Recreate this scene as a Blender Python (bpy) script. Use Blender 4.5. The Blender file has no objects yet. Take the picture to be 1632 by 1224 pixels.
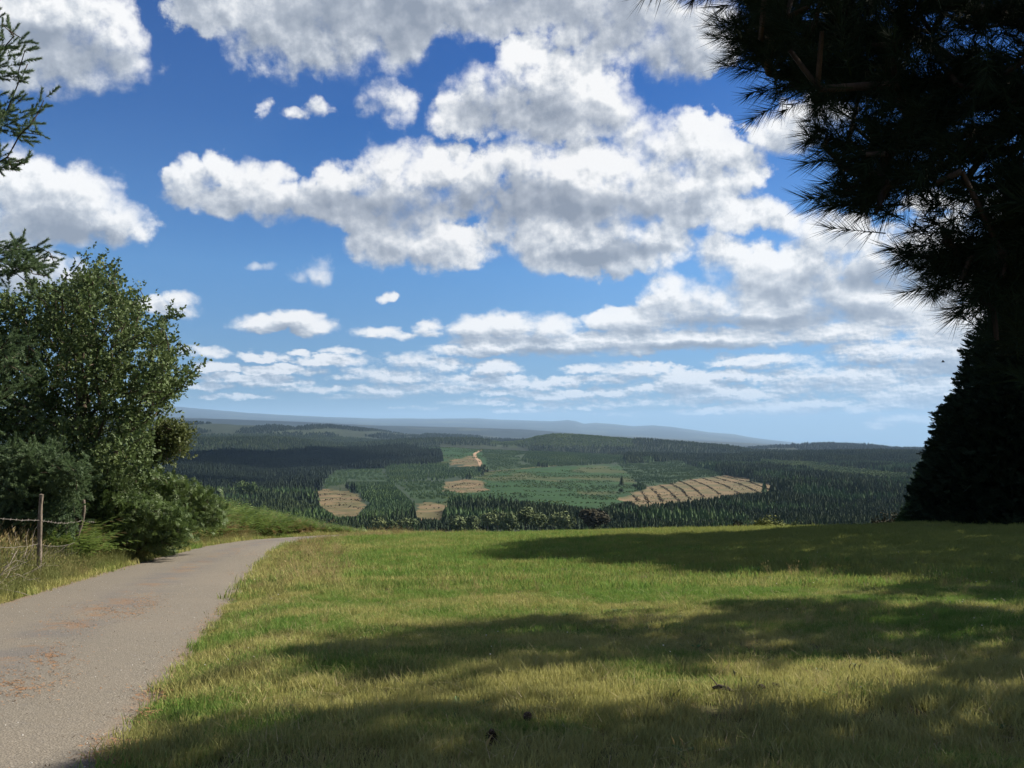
import bpy, math, random, os
import numpy as np
from math import sin, cos, tan, atan2, sqrt, pi, radians, degrees
rng = np.random.default_rng(7)
random.seed(7)
S = bpy.context.scene
COL = S.collection

# ------------------------------------------------------------------ camera
F = 1500.0                      # focal length in photo pixels (1632 wide)
HY = 685.0                      # eye level in the photo
PITCH = math.atan((HY - 612.0) / F)
EYE = 1.6
cam_d = bpy.data.cameras.new('camera'); cam = bpy.data.objects.new('camera', cam_d); COL.objects.link(cam)
cam.location = (0, 0, EYE); cam.rotation_euler = (pi / 2 + PITCH, 0, 0)
cam_d.sensor_width = 36; cam_d.lens = 36 * F / 1632.0
cam_d.clip_start = 0.1; cam_d.clip_end = 120000
S.camera = cam
S.render.resolution_x = 1024; S.render.resolution_y = 768

# ------------------------------------------------------------------ light
SUN_AZ = 64.0      # degrees right of the view direction
SUN_EL = 38.0
sd = bpy.data.lights.new('sun', 'SUN'); sun = bpy.data.objects.new('sun', sd); COL.objects.link(sun)
sd.energy = 5.0; sd.angle = radians(0.53); sd.color = (1.0, 0.93, 0.82)
SDIR = np.array([sin(radians(SUN_AZ)) * cos(radians(SUN_EL)), cos(radians(SUN_AZ)) * cos(radians(SUN_EL)), sin(radians(SUN_EL))])
from mathutils import Vector, Matrix
sun.rotation_euler = Vector(SDIR).to_track_quat('Z', 'Y').to_euler()

S.view_settings.view_transform = 'Standard'; S.view_settings.look = 'None'
S.view_settings.exposure = 1.1; S.view_settings.gamma = 1.0; S.view_settings.use_curve_mapping = False
S.render.engine = 'CYCLES'
S.cycles.volume_bounces = 0; S.cycles.max_bounces = 6; S.cycles.diffuse_bounces = 2; S.cycles.glossy_bounces = 2
S.cycles.transmission_bounces = 3; S.cycles.transparent_max_bounces = 8
S.cycles.use_denoising = True

def ray(px, py):
    """slope (x, z) per metre of depth for a photo pixel"""
    u = (px - 816.0) / F; v = (612.0 - py) / F
    y = cos(PITCH) - v * sin(PITCH); z = sin(PITCH) + v * cos(PITCH)
    return u / y, z / y
def at(px, py, Y):
    sx, sz = ray(px, py)
    return np.array([sx * Y, Y, EYE + sz * Y])
def topx(P):
    """world points (n,3) -> photo pixels"""
    P = np.asarray(P, float); x, y, z = P[..., 0], P[..., 1], P[..., 2] - EYE
    f = y * cos(PITCH) + z * sin(PITCH); up = -y * sin(PITCH) + z * cos(PITCH)
    f = np.where(f < 1e-3, 1e-3, f)
    return 816 + F * x / f, 612 - F * up / f

# ------------------------------------------------------------------ sky with clouds
class NB:
    """small node-building helper"""
    def __init__(s, tree): s.t = tree; s.n = tree.nodes; s.l = tree.links
    def put(s, sock, v):
        if v is None: return
        if isinstance(v, bpy.types.NodeSocket): s.l.new(v, sock)
        else: sock.default_value = (*v, 1) if isinstance(v, tuple) and len(v) == 3 and sock.type == 'RGBA' else v
    def m(s, op, a, b=None, c=None, clamp=False):
        n = s.n.new('ShaderNodeMath'); n.operation = op; n.use_clamp = clamp
        for i, v in enumerate((a, b, c)): s.put(n.inputs[i], v)
        return n.outputs[0]
    def v(s, op, a, b=None, c=None, scale=None):
        n = s.n.new('ShaderNodeVectorMath'); n.operation = op
        for i, x in enumerate((a, b, c)):
            if x is not None: s.put(n.inputs[i], x)
        if scale is not None: s.put(n.inputs['Scale'], scale)
        return n.outputs['Value'] if op in ('DOT_PRODUCT', 'LENGTH', 'DISTANCE') else n.outputs['Vector']
    def sep(s, a):
        n = s.n.new('ShaderNodeSeparateXYZ'); s.put(n.inputs[0], a); return n.outputs
    def comb(s, a, b, c):
        n = s.n.new('ShaderNodeCombineXYZ')
        for i, x in enumerate((a, b, c)): s.put(n.inputs[i], x)
        return n.outputs[0]
    def noise(s, vec, scale, detail=4, rough=.5, dist=0, color=False, lac=2.0, w=None):
        n = s.n.new('ShaderNodeTexNoise')
        if w is not None: n.noise_dimensions = '4D'; n.inputs['W'].default_value = w
        if vec is not None: s.put(n.inputs['Vector'], vec)
        n.inputs['Scale'].default_value = scale; n.inputs['Detail'].default_value = detail
        n.inputs['Roughness'].default_value = rough; n.inputs['Distortion'].default_value = dist
        n.inputs['Lacunarity'].default_value = lac
        return n.outputs['Color'] if color else n.outputs[0]
    def ramp(s, f, stops, interp='LINEAR'):
        n = s.n.new('ShaderNodeValToRGB'); s.put(n.inputs[0], f); cr = n.color_ramp; cr.interpolation = interp
        while len(cr.elements) < len(stops): cr.elements.new(.5)
        for e, (p, c) in zip(cr.elements, stops): e.position = p; e.color = (*c, 1) if len(c) == 3 else c
        return n.outputs[0]
    def mr(s, f, a, b, c=0, d=1, smooth=False):
        n = s.n.new('ShaderNodeMapRange'); n.clamp = True
        if smooth: n.interpolation_type = 'SMOOTHSTEP'
        for i, x in enumerate((f, a, b, c, d)): s.put(n.inputs[i], x)
        return n.outputs[0]
    def mix(s, f, a, b, blend='MIX'):
        n = s.n.new('ShaderNodeMix'); n.data_type = 'RGBA'; n.blend_type = blend
        s.put(n.inputs[0], f); s.put(n.inputs[6], a if not isinstance(a, tuple) else (*a, 1)); s.put(n.inputs[7], b if not isinstance(b, tuple) else (*b, 1))
        return n.outputs[2]
    def attr(s, name, typ='GEOMETRY'):
        n = s.n.new('ShaderNodeAttribute'); n.attribute_name = name; n.attribute_type = typ; return n.outputs
    def geo(s): return s.n.new('ShaderNodeNewGeometry').outputs

# clouds: (photo px x, y, half width, half height, strength)
CL = [
 (60,20,150,70,1),(60,90,140,50,1),(150,100,85,42,1),(185,55,58,50,1),
 (40,300,80,55,1),(125,320,80,58,1),(185,350,58,40,1),(70,355,110,42,1),(110,300,45,35,1),
 (50,430,85,42,1),(100,440,38,30,.8),(20,380,60,25,1),
 (340,-10,70,60,1),(440,30,90,75,1),(540,40,90,68,1),(620,10,80,90,1),(500,60,60,48,1),(720,5,110,45,.9),(690,45,50,25,.55),(560,60,80,45,1),
 (860,-10,150,60,1),(1000,20,130,70,1),(1090,60,80,55,1),(950,40,90,55,1),(1110,90,60,28,.8),(800,10,80,40,.9),
 (740,185,60,30,1),(790,160,70,55,1),(838,110,55,44,1),(900,140,80,60,1),(965,170,70,52,1),(880,185,130,38,1),(1010,210,50,40,1),
 (310,285,42,34,.95),(345,265,30,24,.9),(400,292,60,38,1),(350,310,80,26,1),(470,312,80,30,1),(430,275,30,22,.8),(560,290,70,34,1),(520,325,110,30,1),
 (620,262,48,38,1),(665,262,55,42,1),(700,268,45,40,1),(750,290,50,42,1),(640,320,110,55,1),(620,375,60,45,1),(700,385,85,42,1),(745,400,35,24,.8),(590,345,70,30,1),
 (850,270,75,48,1),(930,258,70,44,1),(985,268,60,42,1),(900,320,160,60,1),(1020,300,100,55,1),
 (880,385,65,42,1),(960,385,95,48,1),(1040,385,70,44,1),(920,418,70,18,.8),
 (1060,235,60,42,.95),(1110,220,60,40,.9),(1165,250,48,34,.9),(1200,275,26,24,.9),(1130,290,70,40,.95),(1100,330,90,30,1),(1190,345,75,26,.95),(1245,355,50,20,.9),(1320,365,70,22,.9),
 (1270,205,75,34,.95),(1320,180,50,30,.9),
 (618,165,40,30,.75),(598,175,22,14,.5),(507,182,20,18,.62),(480,192,24,10,.5),(425,178,12,12,.35),
 (512,432,26,18,.7),(472,436,22,10,.5),(408,422,18,7,.4),(615,473,12,8,.6),
 (285,478,30,17,.8),(270,490,48,15,.7),(415,517,42,14,.9),(475,507,42,15,1),(500,520,45,14,.9),(600,532,36,10,.7),(682,524,24,15,.6),(640,535,30,6,.5),
 (1180,598,40,10,.9),(1265,618,50,10,.8),(1200,632,55,8,.8),(1310,642,60,9,.85),(1380,652,45,9,.85),(1395,678,24,6,.7),(1120,655,50,6,.7),(1040,618,40,9,.8),(970,605,50,8,.8),(1450,668,60,8,.7),
 (940,588,40,9,.8),(910,603,34,7,.7),(1420,640,50,12,.9),(1475,590,60,16,.9),(700,582,50,12,.85),(735,604,60,8,.8),(560,578,40,8,.7),(590,592,50,8,.75),(820,625,60,7,.7),(870,645,50,5,.6),(760,640,60,6,.6),
 (480,560,26,6,.6),(545,560,30,7,.6),(405,567,26,7,.6),(360,600,50,7,.8),(455,612,60,6,.7),(330,615,40,7,.7),(560,632,50,5,.5),(940,650,40,5,.5),(1000,660,40,4,.4),(1520,610,60,14,.9),(1560,640,60,14,.9),
 (755,525,45,20,1),(810,520,60,22,1),(880,522,45,22,1),(860,548,110,20,1),(790,550,80,16,1),(930,545,60,22,1),(740,560,60,9,.9),
 (960,510,45,16,1),(1065,475,48,36,1),(1020,510,70,24,1),(1150,405,48,34,1),(1200,425,60,42,1),(1290,425,75,36,1),(1245,450,110,40,1),(1410,410,90,46,1),(1500,420,80,70,1),
 (1350,465,110,36,1),(1130,490,100,34,1),(1250,500,120,34,1),(1420,490,100,40,1),(1130,540,180,18,1),(1000,545,60,22,1),(1330,530,110,22,1),(1540,520,120,36,1),
 (1330,390,80,24,.9),(1600,340,120,40,.7),(1470,330,40,14,.5),
 (1520,570,130,40,1),(1400,560,90,22,.95),(1220,575,90,12,.8),(1340,605,150,26,.9),(1500,625,150,32,.9),
 (1010,590,80,14,.85),(1095,610,65,20,1),(1140,625,80,14,.9),(1050,640,110,8,.6),(1240,650,110,12,.8),
 (790,588,42,14,1),(770,606,90,8,.8),(660,575,50,14,.85),(640,600,80,12,.9),(700,618,80,10,.85),(610,622,60,12,.9),(860,612,60,9,.8),(900,630,70,9,.8),
 (330,562,34,10,.9),(300,560,22,12,.7),(345,585,45,9,.85),(450,590,70,9,.85),(520,575,60,10,.8),(405,605,80,10,.8),(500,620,60,7,.85),(380,632,60,5,.6),(430,570,30,8,.5),
 (560,600,40,6,.6),(680,650,50,3,.4),(830,655,60,4,.4),(980,625,70,8,.7),
]
CG = [  # grey bases (-) and sunlit heads (+) of the clouds
 (100,75,130,40,-.30),(60,10,90,30,.15),(190,40,50,50,.12),
 (60,365,120,32,-.34),(150,300,60,40,.18),(195,345,50,35,.12),(60,285,60,30,.12),
 (560,20,200,55,-.24),(800,5,220,50,-.20),(1020,40,130,60,-.22),(430,55,80,40,-.10),(640,60,60,60,-.2),
 (835,110,70,40,.22),(940,150,70,40,.16),(860,190,160,30,-.16),(800,170,70,30,-.08),
 (340,290,120,30,.05),(480,320,120,26,-.12),(600,260,60,30,.14),(680,260,80,35,.22),(620,335,120,32,-.22),(690,320,80,30,-.12),(700,395,90,25,.04),
 (850,325,170,40,-.34),(1000,335,120,32,-.24),(960,265,90,38,.26),(860,255,60,30,.12),(880,375,60,26,.14),(980,400,120,16,-.26),(1040,375,60,30,.08),
 (1110,260,90,60,.08),(1080,320,80,30,-.12),(1200,345,90,25,.02),(1330,215,90,20,-.1),
 (1190,400,80,30,.14),(1290,410,70,24,.1),(1380,440,110,28,-.28),(1250,460,120,20,-.14),(1440,410,60,30,.1),
 (1060,468,50,24,.16),(1160,480,80,16,.06),(1350,495,130,20,-.34),(1180,512,150,12,-.3),(1440,480,80,25,.16),(1500,440,80,20,-.2),
 (885,520,50,16,.14),(800,510,60,12,.04),(800,545,100,8,-.16),(900,560,120,7,-.16),(1080,552,170,9,-.22),(1010,525,60,12,-.08),
 (1530,580,100,22,-.22),(1400,580,100,10,-.2),(1340,612,140,12,-.12),(1490,640,130,10,-.1),
 (450,525,60,7,-.16),(490,505,30,9,.12),(790,597,40,6,-.12),(1100,620,60,7,-.1),(60,440,90,20,-.06),
]
def make_world():
    w = bpy.data.worlds.new('World'); S.world = w; w.use_nodes = True
    t = w.node_tree; t.nodes.clear(); b = NB(t)
    out = t.nodes.new('ShaderNodeOutputWorld'); bg = t.nodes.new('ShaderNodeBackground'); t.links.new(bg.outputs[0], out.inputs[0])
    sky = t.nodes.new('ShaderNodeTexSky'); sky.sky_type = 'NISHITA'; sky.sun_disc = False
    sky.sun_elevation = radians(SUN_EL); sky.sun_rotation = radians(SUN_AZ)
    sky.air_density = 1.0; sky.dust_density = 0.0; sky.ozone_density = 2.2
    D = t.nodes.new('ShaderNodeTexCoord').outputs['Generated']
    x, y, z = b.sep(D)
    az = b.m('ARCTAN2', x, y); hr = b.m('SQRT', b.m('ADD', b.m('MULTIPLY', x, x), b.m('MULTIPLY', y, y)))
    el = b.m('ARCTAN2', z, hr)
    # coordinates in 100 px units (1500 px per radian), finer towards the horizon where clouds are farther
    pu = b.m('MULTIPLY', az, 15.0); pv = b.m('MULTIPLY', el, 15.0)
    P = b.comb(pu, pv, 0.0)
    far = b.mr(el, .01, .20, 0.40, 1.0)                  # distant clouds look smaller
    lo = b.mr(el, .035, .17, 1.0, 0.0, smooth=True)
    QA = P
    QB = b.v('MULTIPLY', P, (2.5, 4.4, 1))
    def nz(off, sc, det, rough):
        a_ = b.noise(b.v('ADD', QA, off), sc, det, rough); b_ = b.noise(b.v('ADD', QB, off), sc, max(det - 2, 2), rough)
        return b.m('MULTIPLY_ADD', b.m('SUBTRACT', b_, a_), lo, a_)
    wn = b.mix(lo, b.noise(QA, 1.05, 5, .58, 0, color=True), b.noise(QB, 1.05, 4, .58, 0, color=True))
    warp = b.v('MULTIPLY', b.v('SUBTRACT', wn, (.5, .5, .5)), b.comb(b.m('MULTIPLY', far, 1.05), b.m('MULTIPLY', b.m('MULTIPLY', far, far), .8), 0.0))
    P = b.v('ADD', P, warp)
    px, py, _ = b.sep(P)
    # three samples at once: here, a little towards the light, further up
    U = b.comb(px, b.m('ADD', px, b.m('MULTIPLY', far, .16)), px)
    V = b.comb(py, b.m('ADD', py, b.m('MULTIPLY', far, .26)), b.m('ADD', py, b.m('MULTIPLY', far, -.5)))
    acc = None
    for (cx, cy, rx, ry, s) in CL:
        sx, sz = ray(cx, cy)
        a = math.atan(sx) * 15; e = math.atan(sz / sqrt(1 + sx * sx)) * 15
        c2 = 1 / (1 + sx * sx)
        rx = rx / 100 * c2 * 1.17; ry = ry / 100 * sqrt(c2) * 1.17
        k1 = sqrt(s) / rx; k2 = sqrt(s) / ry
        du = b.v('MULTIPLY_ADD', U, (k1,) * 3, (-a * k1,) * 3)
        dv = b.v('MULTIPLY_ADD', V, (k2,) * 3, (-e * k2,) * 3)
        du = b.v('MULTIPLY_ADD', du, du, (1 - s,) * 3)
        d = b.v('MULTIPLY_ADD', dv, dv, du)
        acc = d if acc is None else b.v('MINIMUM', acc, d)
    f0, f1, f2 = b.sep(acc)                           # squared distances: <1 inside
    # elsewhere in the sky: the same kind of broken cumulus
    zz = b.m('MAXIMUM', b.m('ADD', z, .06), .03)
    Pl = b.comb(b.m('DIVIDE', x, zz), b.m('DIVIDE', y, zz), 0.0)
    off = b.m('ADD', b.m('MULTIPLY', b.m('MAXIMUM', b.m('SUBTRACT', b.m('ABSOLUTE', az), .56), 0.0), 4.0), b.m('MULTIPLY', b.m('MAXIMUM', b.m('SUBTRACT', el, .46), 0.0), 5.0), clamp=True)
    g = b.mr(b.noise(Pl, 1.1, 6, .55), .44, .60, 2.0, -.2)
    def blend(a): return b.m('MULTIPLY_ADD', b.m('SUBTRACT', g, a), off, a)
    f0, f1, f2 = blend(f0), blend(f1), blend(f2)
    # detail
    n0 = nz((0, 0, 0), 2.2, 9, .60)
    n1 = nz((.07, .12, 0), 2.2, 6, .60)
    nl = nz((5, 3, 0), .8, 3, .5)
    den = b.m('ADD', b.m('SUBTRACT', 1.0, f0), b.m('MULTIPLY', b.m('SUBTRACT', n0, .5), 2.3))
    edge = b.mr(b.noise(QA, .7, 2, .5), .35, .65, .28, 1.2)
    alpha = b.mr(den, -.12, edge, 0, 1, smooth=True)
    core = b.m('MINIMUM', f0, 1.0); c1 = b.m('MINIMUM', f1, 1.3); c2_ = b.m('MINIMUM', f2, 1.3)
    light = b.m('SUBTRACT', c1, b.m('MINIMUM', f0, 1.3))         # >0: thinner above = lit top
    deep = b.m('SUBTRACT', b.m('MINIMUM', f0, 1.3), c2_)   # <0 near the base
    rel = b.m('SUBTRACT', n0, n1)
    # broad grey bases and sunlit heads of the single clouds, three at a time
    sh = None
    G = CG + [(0, 0, 1, 1, 0)] * (-len(CG) % 3)
    for i in range(0, len(G), 3):
        k1, k2, o1, o2, am = [], [], [], [], []
        for (cx, cy, rx, ry, s_) in G[i:i + 3]:
            sx, sz = ray(cx, cy); a_ = math.atan(sx) * 15; e_ = math.atan(sz / sqrt(1 + sx * sx)) * 15; c_ = 1 / (1 + sx * sx)
            k1.append(100 / (rx * c_)); k2.append(100 / (ry * sqrt(c_))); o1.append(-a_ * k1[-1]); o2.append(-e_ * k2[-1]); am.append(s_)
        pxx = b.comb(px, px, px) if sh is None else pxx; pyy = b.comb(py, py, py) if sh is None else pyy
        du = b.v('MULTIPLY_ADD', pxx, tuple(k1), tuple(o1)); dv = b.v('MULTIPLY_ADD', pyy, tuple(k2), tuple(o2))
        du = b.v('MULTIPLY', du, du); d = b.v('MULTIPLY_ADD', dv, dv, du)
        d = b.v('MAXIMUM', b.v('SUBTRACT', (1, 1, 1), d), (0, 0, 0))
        sh = b.v('MULTIPLY', d, tuple(am)) if sh is None else b.v('MULTIPLY_ADD', d, tuple(am), sh)
    sh = b.m('MULTIPLY', b.v('DOT_PRODUCT', sh, (1, 1, 1)), b.mr(nz((2, 7, 0), 1.5, 3, .6), .3, .7, .35, 1.45))
    br = b.m('ADD', .825, b.m('MULTIPLY', light, b.m('MULTIPLY_ADD', lo, .34, .32)))
    br = b.m('ADD', br, b.m('MULTIPLY', rel, b.mr(sh, -.35, .15, .45, 1.25)))
    br = b.m('ADD', br, sh)
    br = b.m('ADD', br, b.m('MULTIPLY', deep, .10))
    br = b.m('ADD', br, b.m('MULTIPLY', b.m('SUBTRACT', nl, .5), .45))
    thick = b.mr(f0, .0, .75, -.05, .05)
    br = b.m('ADD', br, thick)
    br = b.m('MINIMUM', b.m('MAXIMUM', br, .40), 1.02)
    ccol = b.ramp(br, [(0, (.20, .24, .31)), (.42, (.29, .335, .41)), (.62, (.43, .475, .545)), (.8, (.66, .695, .745)), (1.0, (.98, .98, .98))])
    # sky colour: physically based, kept inside the photograph's range
    skyc = b.v('SCALE', sky.outputs[0], scale=.105)
    hz = b.mr(el, -.02, .42, 0, 1)
    tint = b.ramp(hz, [(0, (.15, .35, .75)), (.05, (.16, .36, .75)), (.11, (.23, .42, .78)), (.25, (.36, .57, .88)), (.43, (.42, .70, 1.02)), (.77, (.21, .48, .88)), (1, (.17, .43, .86))])
    skyc = b.v('MULTIPLY', skyc, tint)
    # far clouds fade into the air
    fade = b.mr(el, .005, .09, .62, 1.0)
    al = b.m('MULTIPLY', alpha, b.m('MULTIPLY', fade, b.mr(f0, .45, 1.0, .98, .90)))
    colr = b.mix(al, skyc, ccol)
    t.links.new(colr, bg.inputs[0]); bg.inputs[1].default_value = 0.475
    w.cycles.sampling_method = 'MANUAL'; w.cycles.sample_map_resolution = 512
make_world()
# ------------------------------------------------------------------ helpers for objects
def tag(o, label=None, cat=None, group=None, kind=None):
    if label: o['label'] = label
    if cat: o['category'] = cat
    if group: o['group'] = group
    if kind: o['kind'] = kind
    return o
def empty(name, loc, label, cat, group=None):
    o = bpy.data.objects.new(name, None); COL.objects.link(o); o.location = loc; o.empty_display_size = .3
    return tag(o, label, cat, group)
def mesh(V, Fc, mats, midx=None, smooth=False, name='mesh'):
    """V (n,3); Fc (m,3) or (m,4) int array, or a list of such arrays"""
    V = np.asarray(V, np.float32)
    if not isinstance(Fc, list): Fc = [Fc]
    Fc = [np.asarray(f, np.int32) for f in Fc if len(f)]
    me = bpy.data.meshes.new(name)
    me.vertices.add(len(V)); me.vertices.foreach_set('co', V.ravel())
    idx = np.concatenate([f.ravel() for f in Fc]); cnt = np.concatenate([np.full(len(f), f.shape[1], np.int32) for f in Fc])
    st = np.concatenate([[0], np.cumsum(cnt)[:-1]]).astype(np.int32)
    me.loops.add(len(idx)); me.loops.foreach_set('vertex_index', idx)
    me.polygons.add(len(cnt)); me.polygons.foreach_set('loop_start', st); me.polygons.foreach_set('loop_total', cnt)
    if midx is not None: me.polygons.foreach_set('material_index', np.asarray(midx, np.int32))
    me.polygons.foreach_set('use_smooth', np.full(len(cnt), smooth, bool))
    for m in (mats if isinstance(mats, (list, tuple)) else [mats]): me.materials.append(m)
    me.update(calc_edges=True)
    return me
def obj(name, me, parent=None, loc=None):
    me.name = name
    o = bpy.data.objects.new(name, me); COL.objects.link(o)
    if parent is not None: o.parent = parent
    if loc is not None: o.location = loc
    return o
def vcol(me, name, arr):
    arr = np.asarray(arr, np.float32)
    if arr.ndim == 1:
        a = me.attributes.new(name, 'FLOAT', 'POINT'); a.data.foreach_set('value', arr)
    else:
        a = me.attributes.new(name, 'FLOAT_COLOR', 'POINT')
        a.data.foreach_set('color', np.hstack([arr, np.ones((len(arr), 1), np.float32)]).ravel())
def mat(name, build):
    m = bpy.data.materials.new(name); m.use_nodes = True; t = m.node_tree; t.nodes.clear(); b = NB(t)
    out = t.nodes.new('ShaderNodeOutputMaterial'); sh = build(b); t.links.new(sh, out.inputs[0]); return m
def principled(b, col, rough=.8, spec=.3, normal=None, trans=None):
    n = b.n.new('ShaderNodeBsdfPrincipled'); b.put(n.inputs['Base Color'], col if not isinstance(col, tuple) else (*col, 1))
    b.put(n.inputs['Roughness'], rough); n.inputs['Specular IOR Level'].default_value = spec
    if normal is not None: b.put(n.inputs['Normal'], normal)
    return n.outputs[0]
def bump(b, h, strength=.5, dist=.02):
    n = b.n.new('ShaderNodeBump'); n.inputs['Strength'].default_value = strength; n.inputs['Distance'].default_value = dist
    b.put(n.inputs['Height'], h); return n.outputs[0]
def leafy(b, col, trans=.3, rough=.6, spec=.25):
    """thin leaf: reflects and lets light through"""
    p = principled(b, col, rough, spec)
    t = b.n.new('ShaderNodeBsdfTranslucent'); b.put(t.inputs[0], col)
    m = b.n.new('ShaderNodeMixShader'); m.inputs[0].default_value = trans
    b.l.new(p, m.inputs[1]); b.l.new(t.outputs[0], m.inputs[2]); return m.outputs[0]
def oinfo(b): return b.n.new('ShaderNodeObjectInfo').outputs

# smooth value noise for shaping in python
class VN:
    def __init__(s, seed, n=256):
        r = np.random.default_rng(seed); s.g = r.random((n, n)); s.n = n
    def __call__(s, x, y, oct=4, rough=.5):
        x = np.asarray(x, float); y = np.asarray(y, float); o = 0; a = 1; tot = 0
        for k in range(oct):
            xi = np.floor(x).astype(int); yi = np.floor(y).astype(int); fx = x - xi; fy = y - yi
            fx = fx * fx * (3 - 2 * fx); fy = fy * fy * (3 - 2 * fy); g = s.g; n = s.n
            v = (g[xi % n, yi % n] * (1 - fx) + g[(xi + 1) % n, yi % n] * fx) * (1 - fy) + (g[xi % n, (yi + 1) % n] * (1 - fx) + g[(xi + 1) % n, (yi + 1) % n] * fx) * fy
            o = o + v * a; tot += a; a *= rough; x = x * 2.03 + 17.3; y = y * 2.03 + 5.7
        return o / tot          # 0..1
vn1, vn2, vn3 = VN(1), VN(2), VN(3)
def sstep(a, b, x):
    t = np.clip((x - a) / (b - a), 0, 1); return t * t * (3 - 2 * t)
def inpoly(px, py, poly):
    px = np.asarray(px); py = np.asarray(py); r = np.zeros(px.shape, bool); n = len(poly)
    for i in range(n):
        x1, y1 = poly[i]; x2, y2 = poly[(i + 1) % n]
        if y1 == y2: continue
        c = ((y1 > py) != (y2 > py)) & (px < (x2 - x1) * (py - y1) / (y2 - y1) + x1); r ^= c
    return r

# ------------------------------------------------------------------ the lie of the land
ROAD_R = np.array([(-.2, -30), (-.3, -8), (-1.2, 0), (-2.45, 5.7), (-4.8, 16.5), (-7.0, 27), (-8.9, 37), (-9.0, 43), (-7.0, 49), (-3, 53), (3, 57)], float)
ROAD_L = np.array([(-3.9, -30), (-4.0, -8), (-4.95, 0), (-6.2, 5.7), (-8.35, 15.5), (-10.7, 28), (-12.0, 36.5), (-12.3, 44), (-10.2, 51), (-5, 56.5), (2, 61)], float)
def resample(P, n):
    d = np.concatenate([[0], np.cumsum(np.linalg.norm(np.diff(P, axis=0), axis=1))]); t = np.linspace(0, d[-1], n)
    # smooth the corners
    Q = np.stack([np.interp(t, d, P[:, 0]), np.interp(t, d, P[:, 1])], 1)
    for _ in range(12): Q[1:-1] = (Q[:-2] + 2 * Q[1:-1] + Q[2:]) / 4
    return Q
RR, RL = resample(ROAD_R, 240), resample(ROAD_L, 240)
def road_side(X, Y):
    """signed distance across the lane: <0 left of it, 0..1 on it, >1 right of it (in lane widths), only for Y<49"""
    xl = np.interp(Y, RL[:170, 1], RL[:170, 0]); xr = np.interp(Y, RR[:170, 1], RR[:170, 0])
    return X - xl, X - xr
def z_near(X, Y):
    X = np.asarray(X, float); Y = np.asarray(Y, float)
    s = .08 - .016 * np.clip(X / 22, 0, 1.0)
    z = -s * np.clip(Y, -40, None)
    yc = 53 - 10 * np.clip(X / 16, 0, 1)
    e = np.maximum(0, Y - yc); z = z - np.where(e < 12, .011 * e * e, .011 * 144 + .264 * (e - 12))
    dl, dr = road_side(X, np.clip(Y, -30, 48))
    left = np.maximum(0, -dl)
    bank = .55 * sstep(0.3, 3.5, left) * sstep(60, 34, Y) + .9 * sstep(2, 12, left) * sstep(62, 45, Y) * sstep(10, 30, Y)
    z = z + bank + .14 * sstep(0.05, 1.2, np.maximum(0, dr)) * sstep(58, 40, Y)
    off = sstep(.0, .6, np.maximum(left, np.maximum(0, dr)))
    z = z + off * ((vn1(X * .35, Y * .35, 3) - .5) * .16 + (vn2(X * 1.7, Y * 1.7, 2) - .5) * .05)
    return z
# rings of the far land: distance -> height of the ground in the photo at these columns
CX = np.array([-100, 250, 450, 600, 720, 830, 950, 1100, 1250, 1400, 1632, 1800], float)
RINGS = [
 (300, [884] * 12), (450, [856, 856, 856, 856, 854, 852, 852, 852, 852, 853, 854, 854]),
 (600, [842, 842, 840, 838, 836, 836, 836, 836, 834, 836, 838, 838]),
 (800, [822, 822, 822, 822, 816, 812, 812, 816, 814, 818, 820, 820]),
 (1000, [805, 805, 803, 800, 796, 795, 798, 799, 797, 802, 806, 806]),
 (1300, [785, 783, 784, 781, 778, 776, 781, 778, 778, 786, 788, 788]),
 (1700, [764, 762, 766, 763, 760, 757, 762, 762, 763, 766, 768, 768]),
 (2200, [744, 743, 747, 743, 740, 739, 743, 745, 748, 750, 751, 751]),
 (2700, [730, 728, 727, 724, 721, 724, 729, 733, 736, 736, 738, 738]),
 (3100, [724, 720, 717, 714, 713, 718, 724, 727, 729, 727, 729, 729]),
 (3400, [734] * 12),
 (4000, [712, 708, 700, 708, 712, 703, 700, 711, 721, 720, 722, 722]),
 (4500, [716, 712, 706, 714, 720, 709, 709, 719, 730, 731, 732, 732]),
 (6500, [683, 680, 684, 691, 697, 700, 708, 718, 716, 717, 722, 722]),
 (8000, [692, 690, 692, 698, 702, 708, 716, 722, 726, 726, 728, 728]),
 (13000, [666, 665, 671, 678, 681, 684, 693, 702, 710, 714, 716, 716]),
 (18000, [672, 672, 676, 682, 684, 688, 696, 704, 713, 718, 720, 720]),
 (36000, [640, 650, 661, 669, 669, 671, 674, 684, 704, 713, 716, 716]),
 (48000, [655, 660, 668, 674, 676, 678, 682, 692, 710, 719, 721, 721])]
# finer skylines of single ridges
SKY = {4000: ([250, 430, 470, 520, 560, 640, 720, 760, 800, 830, 855, 880, 900, 930, 980, 1040, 1100, 1160, 1200, 1290, 1390, 1480],
              [704, 699, 700, 708, 710, 704, 700, 700, 706, 704, 697, 693.5, 693.5, 696, 700, 703, 707, 713, 720, 721, 719, 720]),
       6500: ([250, 330, 380, 440, 470, 500, 540, 580, 640, 700, 760, 900, 1100, 1220, 1260, 1320, 1390, 1430, 1632],
              [672, 675, 677, 677, 682, 677, 681, 685, 692, 694, 697, 705, 716, 714, 709, 707, 710, 715, 720]),
       36000: ([200, 280, 340, 400, 460, 520, 600, 680, 760, 800, 840, 880, 905, 918, 930, 950, 980, 1010, 1040, 1070, 1100, 1130, 1170, 1200, 1240, 1300, 1400],
               [645, 649, 654, 659, 662, 665, 668, 668, 667, 670, 671, 672, 670, 672, 676, 674, 676, 679, 678, 681, 685, 689, 692, 698, 703, 709, 714])}
RD = np.array([110.] + [r for r, _ in RINGS]); LRD = np.log(RD)
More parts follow.
